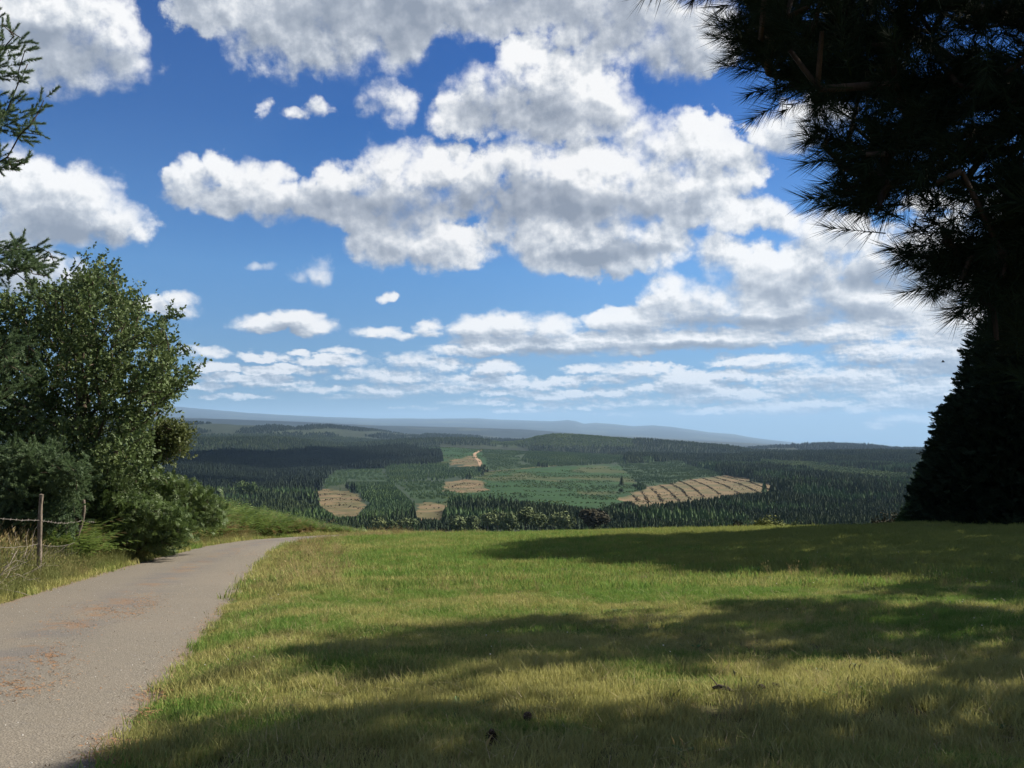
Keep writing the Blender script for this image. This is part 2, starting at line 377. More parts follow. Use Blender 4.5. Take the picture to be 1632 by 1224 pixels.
def z_far(X, Y):
    r = np.sqrt(X * X + Y * Y); azi = np.arctan2(X, Y)
    u = np.tan(np.clip(azi, -.60, .60)); c = np.clip(816 + F * u * cos(PITCH), -100, 1800)
    cosr = 1 / np.sqrt(1 + u * u)
    Z = []
    Z.append(z_near(np.tan(np.clip(azi, -.6, .6)) * 110 * cosr, 110 * cosr))
    for rr, ys in RINGS:
        if rr in SKY: yy = np.interp(c, *SKY[rr])
        else: yy = np.interp(c, CX, ys)
        v = (612.0 - yy) / F
        sl = (sin(PITCH) + v * cos(PITCH)) / (cos(PITCH) - v * sin(PITCH))
        Z.append(EYE + sl * rr * cosr)
    Z = np.stack(Z)                                   # rings x points
    lr = np.log(np.clip(r, RD[0], RD[-1])); k = np.clip(np.searchsorted(LRD, lr) - 1, 0, len(RD) - 2)
    t = (r - RD[k]) / (RD[k + 1] - RD[k]); t = np.clip(t, 0, 1)
    i = np.arange(len(k)); z0 = Z[k, i]; z1 = Z[k + 1, i]
    # monotone-ish cubic (Hermite with limited slopes)
    km = np.maximum(k - 1, 0); kp = np.minimum(k + 2, len(RD) - 1)
    h = RD[k + 1] - RD[k]; s = (z1 - z0) / h
    sm = (z0 - Z[km, i]) / np.maximum(RD[k] - RD[km], 1); sp = (Z[kp, i] - z1) / np.maximum(RD[kp] - RD[k + 1], 1)
    sm = np.where(k == 0, s, sm); sp = np.where(k == len(RD) - 2, s, sp)
    def lim(a, b): return np.where(a * b <= 0, 0, 2 * a * b / (a + b + 1e-12 * np.sign(a + b) + 1e-15))
    m0, m1 = lim(sm, s), lim(s, sp)
    t2, t3 = t * t, t * t * t
    z = (2 * t3 - 3 * t2 + 1) * z0 + (t3 - 2 * t2 + t) * h * m0 + (-2 * t3 + 3 * t2) * z1 + (t3 - t2) * h * m1
    amp = np.clip((r - 300) / 2500, 0, 1)
    z = z + (vn3(X / 420, Y / 420, 4) - .5) * 14 * amp + (vn1(X / 2100 + 9, Y / 2100, 4) - .5) * 60 * np.clip((r - 9000) / 25000, 0, 1)
    return z
def ground_z(X, Y):
    X = np.atleast_1d(np.asarray(X, float)); Y = np.atleast_1d(np.asarray(Y, float)); r = np.sqrt(X * X + Y * Y)
    zn = z_near(X, Y); front = sstep(0, 60, Y)
    zf = z_far(X, Y)
    w = sstep(80, 108, r)
    # behind the camera the ridge top runs on gently
    zb = 2.0 + (vn1(X / 90, Y / 90, 3) - .5) * 6 * np.clip(r / 200, 0, 1) - .02 * r * np.clip(r / 400, 0, 1)
    back = sstep(40, -60, Y) * sstep(60, 140, r)
    z = zn * (1 - w) + zf * w
    return z * (1 - back) + zb * back

# ------------------------------------------------------------------ what grows where (outlines as seen across the valley)
OPEN = [  # (kind, outline)
 ('green', [(700, 850), (640, 800), (700, 782), (778, 752), (856, 745), (985, 738), (1020, 775), (1010, 800), (975, 812), (955, 820), (935, 822), (722, 812), (690, 824)]),
 ('green', [(527, 707), (560, 704), (700, 706), (770, 704), (860, 712), (842, 722), (778, 750), (700, 744), (705, 720), (640, 714), (560, 717)]),
 ('brown', [(469, 793), (524, 779), (560, 785), (596, 796), (572, 822), (530, 824), (510, 806)]),
 ('ridge', [(480, 776), (548, 766), (560, 785), (524, 781)]),
 ('rows', [(513, 768), (535, 749), (613, 746), (622, 767), (546, 768), (520, 780)]),
 ('rows', [(622, 768), (705, 767), (720, 770), (712, 800), (668, 806), (650, 795), (632, 790)]),
 ('brown', [(660, 803), (690, 800), (716, 806), (712, 830), (656, 830)]),
 ('brown', [(703, 782), (712, 760), (728, 757), (745, 764), (768, 765), (776, 782), (740, 786)]),
 ('brown', [(712, 744), (722, 733), (755, 727), (768, 741), (760, 747)]),
 ('rows', [(766, 717), (842, 716), (828, 734), (860, 745), (780, 750)]),
 ('brown', [(910, 741), (917, 732), (943, 732), (946, 741)]),
 ('rows', [(985, 740), (1077, 734), (1155, 756), (1041, 775), (1018, 770)]),
 ('brown', [(985, 795), (1041, 775), (1155, 757), (1254, 777), (1247, 786), (1190, 800), (1126, 812), (1055, 822), (1016, 816)]),
 ('ridge', [(262, 712), (330, 706), (380, 712), (520, 704), (520, 716), (440, 727), (360, 722), (262, 735)]),
 ('light', [(1200, 735), (1260, 738), (1380, 752), (1450, 762), (1450, 770), (1330, 762), (1240, 752)]),
 ('light', [(770, 707), (830, 697), (880, 688), (950, 693), (1010, 700), (1010, 714), (900, 713), (800, 712)]),
 ('ridge', [(420, 688), (480, 685), (560, 688), (530, 691), (440, 692)]),
 ('ridge', [(540, 688), (600, 690), (640, 697), (560, 693)]),
]
YOUNG = [
 [(547, 764), (622, 768), (640, 776), (668, 806), (655, 838), (560, 838), (582, 805)],
 [(606, 748), (622, 742), (700, 739), (765, 744), (768, 760), (700, 768), (622, 769)],
 [(826, 726), (860, 716), (922, 716), (1000, 729), (996, 741), (926, 743), (870, 744), (830, 741)],
]
CLS = {'forest': 0, 'green': 1, 'brown': 2, 'rows': 3, 'ridge': 4, 'light': 5, 'young': 6, 'far': 7}
def classify(X, Y, Z):
    px, py = topx(np.stack([X, Y, Z], -1)); r = np.hypot(X, Y)
    jx = (vn1(X / 45, Y / 45, 4, .65) - .5) * 20; jy = (vn2(X / 45, Y / 45, 4, .65) - .5) * 8
    px, py = px + jx, py + jy
    c = np.zeros(len(px), int)
    front = (Y > 350) & (r < 5200)
    for k, poly in OPEN:
        rr = ((r > 3500) & (r < 5200)) if k == 'light' and poly[0][0] == 770 else ((r > 3500) & (r < 9000) if k == 'ridge' and poly[0][0] in (420, 520) else (r < 3350))
        c[inpoly(px, py, poly) & (Y > 350) & rr] = CLS[k]
    for poly in YOUNG: c[inpoly(px, py, poly) & (Y > 350) & (r < 3350)] = CLS['young']
    c[r > 9000] = CLS['far']
    return c

def build_ground():
    rows = np.concatenate([[0.6], np.exp(np.linspace(math.log(1.0), math.log(50000), 780))])
    az_f = np.linspace(-radians(37), radians(37), 641)
    az_b = np.linspace(radians(37), 2 * pi - radians(37), 97)[1:-1]
    az = np.concatenate([az_f, az_b]); na = len(az)
    R, A = np.meshgrid(rows, az, indexing='ij'); X = (R * np.sin(A)).ravel(); Y = (R * np.cos(A)).ravel()
    Z = ground_z(X, Y)
    V = np.stack([X, Y, Z], 1); nr = len(rows)
    global ZMIN, ZMAX
    ZMIN, ZMAX = float(Z.min()), float(Z.max())
    i = np.arange(nr - 1)[:, None] * na; j = np.arange(na)[None, :]; j2 = (j + 1) % na
    Q = np.stack([i + j, i + j2, i + na + j2, i + na + j], -1)
    cls = classify(X, Y, Z)
    # colours of the far land; haze blue is put into the farthest class
    base = np.array([(.022, .030, .016), (.016, .044, .010), (.130, .094, .048), (.020, .040, .013), (.030, .040, .018), (.030, .045, .018), (.022, .036, .018), (.012, .020, .020)])
    col = base[cls].copy()
    n1 = vn2(X / 35, Y / 35, 4)[:, None]; n2 = vn3(X / 140, Y / 140, 3)[:, None]
    col *= (.62 + .76 * n1)
    g = cls == 1
    mixg = sstep(.56, .70, vn1(X / 90 + 3, Y / 200, 4))[:, None]
    col = np.where(g[:, None], col * (1 - mixg * .5) + np.array([.075, .065, .025]) * mixg * .5, col)
    br_ = (cls == 2); gm = sstep(.45, .60, vn3(X / 24, Y / 24, 4))[:, None] * .62; col = np.where(br_[:, None], col * (1 - gm) + np.array([.055, .062, .022]) * gm, col)
    far = (cls == 7)
    patch = vn1(X / 700, Y / 1500, 3); col = np.where(far[:, None] & (patch > .62)[:, None], np.array([.030, .038, .026]), col)
    col = np.where(far[:, None] & (patch < .48)[:, None], np.array([.008, .014, .014]), col)
    def matg(b):
        g_ = b.geo(); P = g_['Position']; c = b.attr('col')['Color']; near = b.attr('near')['Fac']
        # near: soil and thatch under the grass
        n = b.noise(P, 1.3, 6, .6); n2 = b.noise(P, 14, 4, .6); n3 = b.noise(P, 120, 2, .6)
        soil = b.ramp(n, [(.35, (.055, .062, .020)), (.5, (.085, .085, .030)), (.65, (.12, .10, .042))])
        soil = b.mix(b.mr(n2, .35, .7), soil, (.045, .042, .018)); soil = b.mix(b.mr(n3, .5, .75, 0, .55), soil, (.20, .155, .07))
        cc = b.mix(near, c, soil)
        fn = b.noise(P, .09, 5, .65)
        cc = b.mix(1.0, cc, b.ramp(fn, [(.3, (.72, .74, .75)), (.7, (1.25, 1.22, 1.2))]), 'MULTIPLY')
        return principled(b, cc, .95, .1)
    m = mat('earth', matg)
    k = int(np.searchsorted(rows, 112.0))
    for name, r0, r1 in (('ground', 0, k), ('hills', k, nr - 1)):
        q = Q[r0:r1].reshape(-1, 4); v = V[r0 * na:(r1 + 1) * na]; q = q - r0 * na
        fl = [q]
        if r0 == 0: fl.append(np.stack([np.arange(na), (np.arange(na) + 1) % na, np.full(na, len(v))], 1)[:, ::-1]); v = np.vstack([v, [[0, 0, float(ground_z(0., 0.)[0])]]])
        fl = [f[:, ::-1] for f in fl]
        me = mesh(v, fl, m, smooth=True)
        cc = col[r0 * na:(r1 + 1) * na]; nr_ = 1 - sstep(90, 130, np.hypot(v[:, 0], v[:, 1]))
        if r0 == 0: cc = np.vstack([cc, cc[:1]])
        vcol(me, 'col', cc); vcol(me, 'near', nr_)
        o = obj(name, me); tag(o, kind='structure')
    return cls
build_ground()

# ------------------------------------------------------------------ the air over the valley
def haze():
    m = bpy.data.materials.new('hazy_air'); m.use_nodes = True; t = m.node_tree; t.nodes.clear()
    out = t.nodes.new('ShaderNodeOutputMaterial'); p = t.nodes.new('ShaderNodeVolumePrincipled')
    p.inputs['Color'].default_value = (.48, .72, 1.0, 1); p.inputs['Density'].default_value = HAZE; p.inputs['Anisotropy'].default_value = 0.0
    t.links.new(p.outputs[0], out.inputs['Volume'])
    x, z0, z1 = 52000, ZMIN - 1.5, ZMAX + 15
    V = [(a, b_, c) for c in (z0, z1) for (a, b_) in ((-x, -x), (x, -x), (x, x), (-x, x))]
    me = mesh(V, np.array([(0, 3, 2, 1), (4, 5, 6, 7), (0, 1, 5, 4), (1, 2, 6, 5), (2, 3, 7, 6), (3, 0, 4, 7)]), m)
    o = obj('haze', me); tag(o, 'thin bluish haze lying in the air over the valley', 'haze', kind='stuff')
HAZE = 2.6e-5
haze()

# a cumulus bank above the picture: it keeps the left of the valley in shade
def cloud(name, shade, r_, height, label, seed):
    """shade: centre of its shadow on the land; r_: half extents"""
    off = SDIR * (height / SDIR[2]); c = np.array([shade[0] + off[0], shade[1] + off[1], height]); r = np.random.default_rng(seed)
    nu, nv = 96, 48; u = np.linspace(0, 2 * pi, nu, endpoint=False); v = np.linspace(0, pi, nv); U, Vv = np.meshgrid(u, v)
    x, y, z = np.sin(Vv) * np.cos(U), np.sin(Vv) * np.sin(U), np.cos(Vv)
    d = 1 + (vn1(x * 2 + seed + 5, y * 2 + z * 1.3 + 5, 5, .6) - .5) * 1.1; z = np.where(z < 0, z * .35, z)
    V = np.stack([x * d * r_[0], y * d * r_[1], z * d * r_[2]], -1).reshape(-1, 3)
    i = np.arange(nv - 1)[:, None] * nu; j = np.arange(nu)[None, :]; Q = np.stack([i + j, i + nu + j, i + nu + (j + 1) % nu, i + (j + 1) % nu], -1).reshape(-1, 4)
    a = math.atan2(SDIR[1], SDIR[0]); o = obj(name, mesh(V, Q, M_cloud, smooth=True)); o.location = c; tag(o, label, 'cloud')
M_cloud = mat('cloud_white', lambda b: leafy(b, (.85, .85, .85), .4, 1, 0))
cloud('cloud', (-900, 2450), (620, 720, 260), 2450, 'white cumulus cloud floating above the picture, shading the left of the valley', 3)
cloud('cloud', (-640, 1350), (330, 330, 180), 2350, 'small white cumulus cloud above the picture, in front of the larger one', 8)
# ------------------------------------------------------------------ scattering (only for what nobody could count)
def proto_obj(me, name):
    o = bpy.data.objects.new(name, me); return o            # not linked: only a source of instances
def scatter(name, pos, rot, scl, protos, pick, label, cat, attrs=None, kind='stuff'):
    """one object holding many instances; rot (n,3) euler, scl (n,) or (n,3), pick (n,) int"""
    n = len(pos); me = bpy.data.meshes.new(name)
    me.vertices.add(n); me.vertices.foreach_set('co', np.asarray(pos, np.float32).ravel())
    scl = np.asarray(scl, np.float32); scl = np.repeat(scl[:, None], 3, 1) if scl.ndim == 1 else scl
    for nm, arr in (('rot', rot), ('scl', scl)):
        a = me.attributes.new(nm, 'FLOAT_VECTOR', 'POINT'); a.data.foreach_set('vector', np.asarray(arr, np.float32).ravel())
    a = me.attributes.new('pick', 'INT', 'POINT'); a.data.foreach_set('value', np.asarray(pick, np.int32))
    for k, arr in (attrs or {}).items():
        a = me.attributes.new(k, 'FLOAT', 'POINT'); a.data.foreach_set('value', np.asarray(arr, np.float32))
    o = bpy.data.objects.new(name, me); COL.objects.link(o)
    ng = bpy.data.node_groups.new(name + '_nodes', 'GeometryNodeTree')
    ng.interface.new_socket('Geometry', in_out='INPUT', socket_type='NodeSocketGeometry')
    ng.interface.new_socket('Geometry', in_out='OUTPUT', socket_type='NodeSocketGeometry')
    N, L = ng.nodes, ng.links
    gi, go = N.new('NodeGroupInput'), N.new('NodeGroupOutput')
    j = N.new('GeometryNodeJoinGeometry')
    for p in protos:
        oi = N.new('GeometryNodeObjectInfo'); oi.inputs['Object'].default_value = p; oi.inputs['As Instance'].default_value = True
        L.new(oi.outputs['Geometry'], j.inputs[0])
    ip = N.new('GeometryNodeInstanceOnPoints'); ip.inputs['Pick Instance'].default_value = True
    def na(nm, t):
        x = N.new('GeometryNodeInputNamedAttribute'); x.data_type = t; x.inputs['Name'].default_value = nm; return x.outputs['Attribute']
    L.new(gi.outputs[0], ip.inputs['Points']); L.new(j.outputs[0], ip.inputs['Instance'])
    L.new(na('pick', 'INT'), ip.inputs['Instance Index']); L.new(na('rot', 'FLOAT_VECTOR'), ip.inputs['Rotation']); L.new(na('scl', 'FLOAT_VECTOR'), ip.inputs['Scale'])
    L.new(ip.outputs[0], go.inputs[0])
    md = o.modifiers.new('scatter', 'NODES'); md.node_group = ng
    return tag(o, label, cat, kind=kind)
def unproject(px, py, r0=350, r1=5200, n=1400):
    """photo pixels -> points on the far land"""
    px = np.asarray(px, float); py = np.asarray(py, float)
    u = (px - 816) / F; v = (612 - py) / F; yy = cos(PITCH) - v * sin(PITCH); sx = u / yy; sz = (sin(PITCH) + v * cos(PITCH)) / yy
    D = np.exp(np.linspace(math.log(r0), math.log(r1), n)); out = []
    for a, c in zip(sx, sz):
        h = EYE + c * D - ground_z(a * D, D); k = np.argmax(h < 0)
        if h[k] >= 0: k = n - 1
        out.append((a * D[k], D[k], ground_z(a * D[k], D[k])[0]))
    return np.array(out)

# ------------------------------------------------------------------ distant tree models
def conifer_mesh(seed, tiers, sides, w=.17, base=.08):
    """unit-high spruce: ragged drooping whorls round a stem"""
    r = np.random.default_rng(seed); V, Fc = [], []
    for k in range(tiers):
        t = k / tiers; z0 = base + (1 - base) * t; h = (1 - base) / tiers * 1.9
        rad = w * (1 - t) ** .85 * r.uniform(.85, 1.12) + .012
        off = r.normal(0, .006, 2); i0 = len(V)
        V.append((off[0], off[1], min(1.0, z0 + h)))
        ph = r.uniform(0, 6.3)
        for s in range(sides * 2):
            a = ph + pi * s / sides; q = rad * (r.uniform(.8, 1.15) if s % 2 == 0 else r.uniform(.45, .62))
            V.append((off[0] + cos(a) * q, off[1] + sin(a) * q, z0 - (.012 if s % 2 == 0 else -.02) + r.normal(0, .006)))
        for s in range(sides * 2): Fc.append((i0, i0 + 1 + s, i0 + 1 + (s + 1) % (sides * 2)))
    i0 = len(V)
    for a in (0, 2.1, 4.2): V.append((cos(a) * .012, sin(a) * .012, -.04))
    V.append((0, 0, .6)); Fc += [(i0, i0 + 1, i0 + 3), (i0 + 1, i0 + 2, i0 + 3), (i0 + 2, i0, i0 + 3)]
    mi = np.zeros(len(Fc), int); mi[-3:] = 1
    return V, Fc, mi
def round_crown(seed, n, leaf, lobes=9, squash=.8):
    """unit-wide broadleaf crown centred at 0: leaf sprays in several billows"""
    r = np.random.default_rng(seed)
    C = r.normal(0, 1, (lobes, 3)); C /= np.linalg.norm(C, axis=1)[:, None]; C *= r.uniform(.12, .30, (lobes, 1)); C[:, 2] *= squash
    C[0] = (0, 0, .08); R = r.uniform(.16, .25, lobes); R[0] = .3
    k = r.integers(0, lobes, n); d = r.normal(0, 1, (n, 3)); d /= np.linalg.norm(d, axis=1)[:, None]
    P = C[k] + d * (R[k] * r.uniform(.72, 1.04, n))[:, None] * np.array([1, 1, .9])
    N = d + r.normal(0, .45, (n, 3)); N /= np.linalg.norm(N, axis=1)[:, None]
    T = np.cross(N, r.normal(0, 1, (n, 3))); T /= np.linalg.norm(T, axis=1)[:, None]; B = np.cross(N, T)
    s = (leaf * r.uniform(.6, 1.4, n))[:, None]
    V = np.stack([P - T * s, P + B * s * .7, P + T * s, P - B * s * .7], 1).reshape(-1, 3)
    return V, np.arange(4 * n).reshape(-1, 4)

def mat_needles(name, lo, hi, var=.35):
    def f(b):
        g = b.geo(); o = oinfo(b)
        n = b.noise(g['Position'], .9, 2, .5)
        c = b.mix(b.m('ADD', b.m('MULTIPLY', o['Random'], .75), b.m('MULTIPLY', n, .3), clamp=True), lo, hi)
        st = b.mr(b.noise(g['Position'], .011, 3, .6), .46, .62, 0, .55)
        c = b.mix(st, c, tuple(min(1, q * k) for q, k in zip(hi, (1.55, 1.35, 1.0))))
        return principled(b, c, .85, .12)
    return mat(name, f)
M_spruce = mat_needles('spruce_needles', (.009, .020, .010), (.034, .052, .022))
M_spruce_blue = mat_needles('dark_shaded_spruce_needles', (.006, .013, .009), (.015, .026, .015))  # dark stands; cloud shade over the left valley is put into this colour
M_young = mat_needles('young_spruce_needles', (.028, .060, .022), (.055, .092, .034))
M_willow = mat_needles('grey_green_leaves', (.060, .085, .034), (.125, .15, .062))
M_oak = mat_needles('brown_green_leaves', (.026, .024, .012), (.048, .042, .020))
M_light = mat_needles('light_green_leaves', (.040, .072, .022), (.078, .115, .038))
M_yellowbush = mat_needles('yellow_green_leaves', (.09, .11, .026), (.17, .18, .05))
M_bark_far = mat('grey_bark', lambda b: principled(b, (.09, .075, .06), .9, .1))
M_straw = mat_needles('dry_brush', (.05, .04, .024), (.12, .09, .05))

def conifer_protos(m, k, tiers, sides, seed, w=.17):
    P = []
    for i in range(k):
        V, Fc, mi = conifer_mesh(seed + i, tiers, sides, w * (1 + .12 * ((i * 7) % 3 - 1)))
        P.append(proto_obj(mesh(V, np.array(Fc), [m, M_bark_far], mi), 'spruce_form'))
    return P
far_dark = conifer_protos(M_spruce, 4, 5, 4, 11, .24)
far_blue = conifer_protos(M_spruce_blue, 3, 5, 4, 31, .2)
far_young = conifer_protos(M_young, 4, 4, 4, 51, .32)
def crown_protos(m, k, n, leaf, seed):
    P = []
    for i in range(k):
        V, Q = round_crown(seed + i, n, leaf); V = V * np.array([1, 1, 1.0]) + np.array([0, 0, .45]); P.append(proto_obj(mesh(V, Q, m), 'round_tree_form'))
    return P
far_round = crown_protos(M_light, 3, 90, .075, 71)
mid_dark = conifer_protos(M_spruce, 5, 9, 6, 101, .16)

# ------------------------------------------------------------------ points over the valley
def field_points():
    out = []
    for r0, r1, cell in ((380, 1250, 4.6), (1250, 3400, 7.2), (3400, 5300, 13), (5300, 9000, 24)):
        h = radians(33); xs = np.arange(-r1 * sin(h), r1 * sin(h), cell); ys = np.arange(r0 * cos(h) * .95, r1, cell)
        X, Y = np.meshgrid(xs, ys); X = X.ravel() + rng.uniform(-.48, .48, X.size) * cell; Y = Y.ravel() + rng.uniform(-.48, .48, Y.size) * cell
        r = np.hypot(X, Y); k = (r >= r0) & (r < r1) & (np.abs(np.arctan2(X, Y)) < radians(31.5)); X, Y = X[k], Y[k]
        out.append(np.stack([X, Y, np.full(len(X), cell)], 1))
    return np.vstack(out)
P = field_points(); PX, PY, CELL = P[:, 0], P[:, 1], P[:, 2]
PZ = ground_z(PX, PY); PR = np.hypot(PX, PY)
PC = classify(PX, PY, PZ)
ppx, ppy = topx(np.stack([PX, PY, PZ], 1))
# drop what lies hidden behind nearer ground (running skyline per column)
def visible(px, py_top, r):
    o = np.argsort(r); hor = np.full(420, 848.0); vis = np.zeros(len(px), bool)
    c = np.clip(((px + 24) / 4).astype(int), 0, 419)
    pyo = py_top[o]; co = c[o]; 
    for i in range(len(o)):
        if pyo[i] < hor[co[i]] + 1.5: vis[o[i]] = True
        g = pyo[i]
        if g + 9 < hor[co[i]]: hor[co[i]] = g + 9
    return vis
stand = vn1(PX / 230, PY / 230, 2); stand2 = vn2(PX / 160 + 7, PY / 160, 2)
H = np.where(PR < 3400, 12 + 9 * sstep(.42, .58, stand) + 2.5 * (rng.random(len(PX)) - .5), 15 + 5 * (rng.random(len(PX)) - .5))
H = np.where(PC == CLS['young'], 5.5 + 2.5 * rng.random(len(PX)), H)
H = np.where(PC == CLS['light'], 10 + 4 * rng.random(len(PX)), H)
H = np.where(PR > 5300, 14 + 6 * rng.random(len(PX)), H)
H = H * (.46 + .42 * sstep(450, 1250, PR)) * rng.uniform(.82, 1.15, len(PX))
_, ptop = topx(np.stack([PX, PY, PZ + H], 1))
VIS = [  # what one sees of the clearings: nothing may stand up into them
 [(469, 792), (524, 780), (560, 786), (592, 796), (568, 820), (536, 820), (510, 804)],
 [(700, 780), (778, 752), (856, 745), (985, 738), (1020, 775), (1002, 796), (949, 808), (930, 805), (860, 796), (800, 788), (722, 783)],
 [(991, 789), (1041, 775), (1155, 757), (1254, 775), (1240, 781), (1180, 784), (1126, 790), (1055, 797), (1016, 802)],
 [(626, 769), (705, 768), (715, 778), (700, 800), (662, 802)], [(520, 766), (535, 749), (613, 746), (620, 766)],
 [(660, 803), (690, 800), (708, 804), (704, 823), (664, 823)], [(705, 781), (712, 762), (728, 758), (745, 765), (768, 766), (774, 781)],
 [(713, 744), (722, 733), (755, 728), (767, 741)], [(766, 717), (842, 716), (828, 734), (858, 744), (780, 749)], [(700, 707), (842, 712), (842, 716), (766, 717), (720, 730), (705, 720)],
 [(988, 740), (1077, 734), (1155, 755), (1041, 774), (1020, 768)]]
for k_ in range(4):
    _, pt_ = topx(np.stack([PX, PY, PZ + H], 1)); hit = np.zeros(len(PX), bool)
    for v_ in VIS: hit |= inpoly(ppx, pt_, v_) | inpoly(ppx, pt_ + 4, v_)
    if k_ < 3: H = np.where(hit, H * .72, H)
H = np.where(hit, -1, H)
_, ptop = topx(np.stack([PX, PY, PZ + np.maximum(H, 0)], 1))
band = (H < 0) | ((ppx > 685) & (ppx < 925) & (PR < 500)) | (PR < 430)
keep = visible(ppx, ptop, PR)
keep &= ~((PC == CLS['green']) | (PC == CLS['brown']) | (PC == CLS['rows']) | (PC == CLS['ridge']))
keep &= ~band
thin = np.where(PR > 5300, (vn3(PX / 350, PY / 700, 3) > .44), True); keep &= thin
forest = keep & (PC == 0) | keep & (PC == CLS['far']); young = keep & (PC == CLS['young']); light = keep & (PC == CLS['light'])
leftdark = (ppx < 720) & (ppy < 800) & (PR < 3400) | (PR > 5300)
mixed = (vn2(PX / 60, PY / 60, 2) > .60) & (ppx > 300)
def place(sel, protos, name, label, cat, wide=1.0):
    idx = np.where(sel)[0]; n = len(idx)
    rot = np.stack([rng.normal(0, .03, n), rng.normal(0, .03, n), rng.uniform(0, 6.28, n)], 1)
    h = H[idx]; far = np.clip(CELL[idx] / 9, 1, 3.0)
    s = np.stack([h * wide * far, h * wide * far, h], 1)
    scatter(name, np.stack([PX[idx], PY[idx], PZ[idx] - .3], 1), rot, s, protos, rng.integers(0, len(protos), n), label, cat)
# the 300 conifers that show largest stand as trees of their own
cand = np.where(forest & (PR < 1250) & (ptop < 846) & (ppx > 540) & (ppx < 1460))[0]
cand = cand[np.argsort(PR[cand])][:288]; near300 = np.zeros(len(PX), bool); near300[cand] = True
place(forest & ~leftdark & ~near300 & ~(mixed & (PR < 2500)), far_dark, 'spruce_forest', 'dark green spruce forest covering the right side and floor of the valley', 'forest')
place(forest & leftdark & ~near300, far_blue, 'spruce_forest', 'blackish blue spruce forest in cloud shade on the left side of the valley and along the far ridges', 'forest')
place(forest & ~leftdark & ~near300 & mixed & (PR < 2500), far_young, 'mixed_forest', 'lighter bluish conifers mixed in patches among the dark forest', 'forest', .8)
place(young, far_young, 'young_plantation', 'bluish green young conifer plantation beside the cleared ground in mid valley', 'plantation', .9)
place(light, far_round, 'deciduous_wood', 'pale green broadleaf wood on the rounded hill and on the right slope', 'forest', 1.0)
print('forest', forest.sum(), young.sum(), light.sum())

# single conifers in front: three shared forms, each copy turned and sized on its own
protoM = []
for i in range(5):
    V, Fc, mi = conifer_mesh(200 + i, 11, 7, .20 + .02 * (i % 3)); protoM.append(mesh(V, np.array(Fc), [M_spruce if i != 3 else M_young, M_bark_far], mi, name='spruce_tree'))
for n_, i in enumerate(cand):
    o = bpy.data.objects.new('spruce_tree', protoM[rng.integers(0, 5)]); COL.objects.link(o)
    h = H[i] * 1.12; o.location = (PX[i], PY[i], PZ[i] - .3); o.scale = (h * 1.02, h * 1.02, h); o.rotation_euler = (0, 0, rng.uniform(0, 6.28))
    tag(o, 'tall dark spruce in the front rows of the conifer wood beyond the field', 'tree', 'spruces in the front rows of the conifer wood')

# low growth and planted rows on the open slopes
def open_points(kind, cell, rmax=3300):
    xs = np.arange(-1500, 1500, cell); ys = np.arange(500, rmax, cell); X, Y = np.meshgrid(xs, ys)
    X = X.ravel() + rng.uniform(-.5, .5, X.size) * cell; Y = Y.ravel() + rng.uniform(-.5, .5, Y.size) * cell
    k = np.abs(X / Y) < .56; X, Y = X[k], Y[k]; Z = ground_z(X, Y); k = classify(X, Y, Z) == CLS[kind]
    return X[k], Y[k], Z[k]
def low(X, Y, Z, h0, h1, wide, protos, name, label, cat):
    n = len(X); h = rng.uniform(h0, h1, n)
    rot = np.stack([np.zeros(n), np.zeros(n), rng.uniform(0, 6.28, n)], 1)
    scatter(name, np.stack([X, Y, Z - .1], 1), rot, np.stack([h * wide, h * wide, h], 1), protos, rng.integers(0, len(protos), n), label, cat)
bush_forms = crown_protos(M_light, 2, 26, .16, 91)
brush_forms = crown_protos(M_straw, 2, 26, .17, 95)
X, Y, Z = open_points('green', 7.5); k = vn1(X / 45, Y / 45, 3) > .53
low(X[k], Y[k], Z[k], 1.2, 2.8, 1.4, bush_forms, 'low_scrub', 'low green bracken and scrub dotting the open slope in mid valley', 'scrub')
X, Y, Z = open_points('rows', 3.4); a = .42
ln = (X * cos(a) + Y * sin(a) * .35) / 10.0 + 2.2 * vn2(X / 120, Y / 120, 2) + .25 * rng.random(len(X)); k = (np.mod(ln, 1) < .62) & (vn1(X / 22, Y / 22, 3) > .42)
low(X[k], Y[k], Z[k], 2.2, 3.6, .9, far_young, 'planted_rows', 'rows of small planted conifers on the striped clearings in mid valley', 'plantation')
X, Y, Z = open_points('ridge', 9); k = vn1(X / 40, Y / 40, 3) > .52
low(X[k], Y[k], Z[k], 2, 4.5, 1.1, far_young, 'scattered_saplings', 'scattered saplings on the pale clearings left of the valley', 'scrub')
# brush windrows on the cleared field
def polyline(pts, step):
    pts = np.asarray(pts, float); d = np.concatenate([[0], np.cumsum(np.linalg.norm(np.diff(pts, axis=0), axis=1))])
    t = np.arange(0, d[-1], step); return np.stack([np.interp(t, d, pts[:, i]) for i in range(pts.shape[1])], 1)
WR = [((1022, 784), (1034, 803)), ((1037, 778), (1056, 801)), ((1051, 774), (1082, 799)), ((1067, 770), (1102, 797)), ((1083, 767), (1122, 793)), ((1100, 764), (1152, 792)),
      ((1118, 762), (1182, 789)), ((1135, 760), (1212, 787)), ((1150, 759), (1232, 783)), ((1163, 760), (1247, 779)), ((1008, 789), (1016, 800))]
W = []
for (a_, b_) in WR:
    m_ = ((a_[0] * .45 + b_[0] * .55), (a_[1] * .55 + b_[1] * .45) - 1)
    q = polyline(unproject(*zip(a_, m_, b_))[:, :2], 2.2); q = q[(rng.random(len(q)) < .8) & (vn1(q[:, 0] / 9, q[:, 1] / 9, 2) > .33)]; W.append(q + rng.normal(0, 1.1, q.shape))
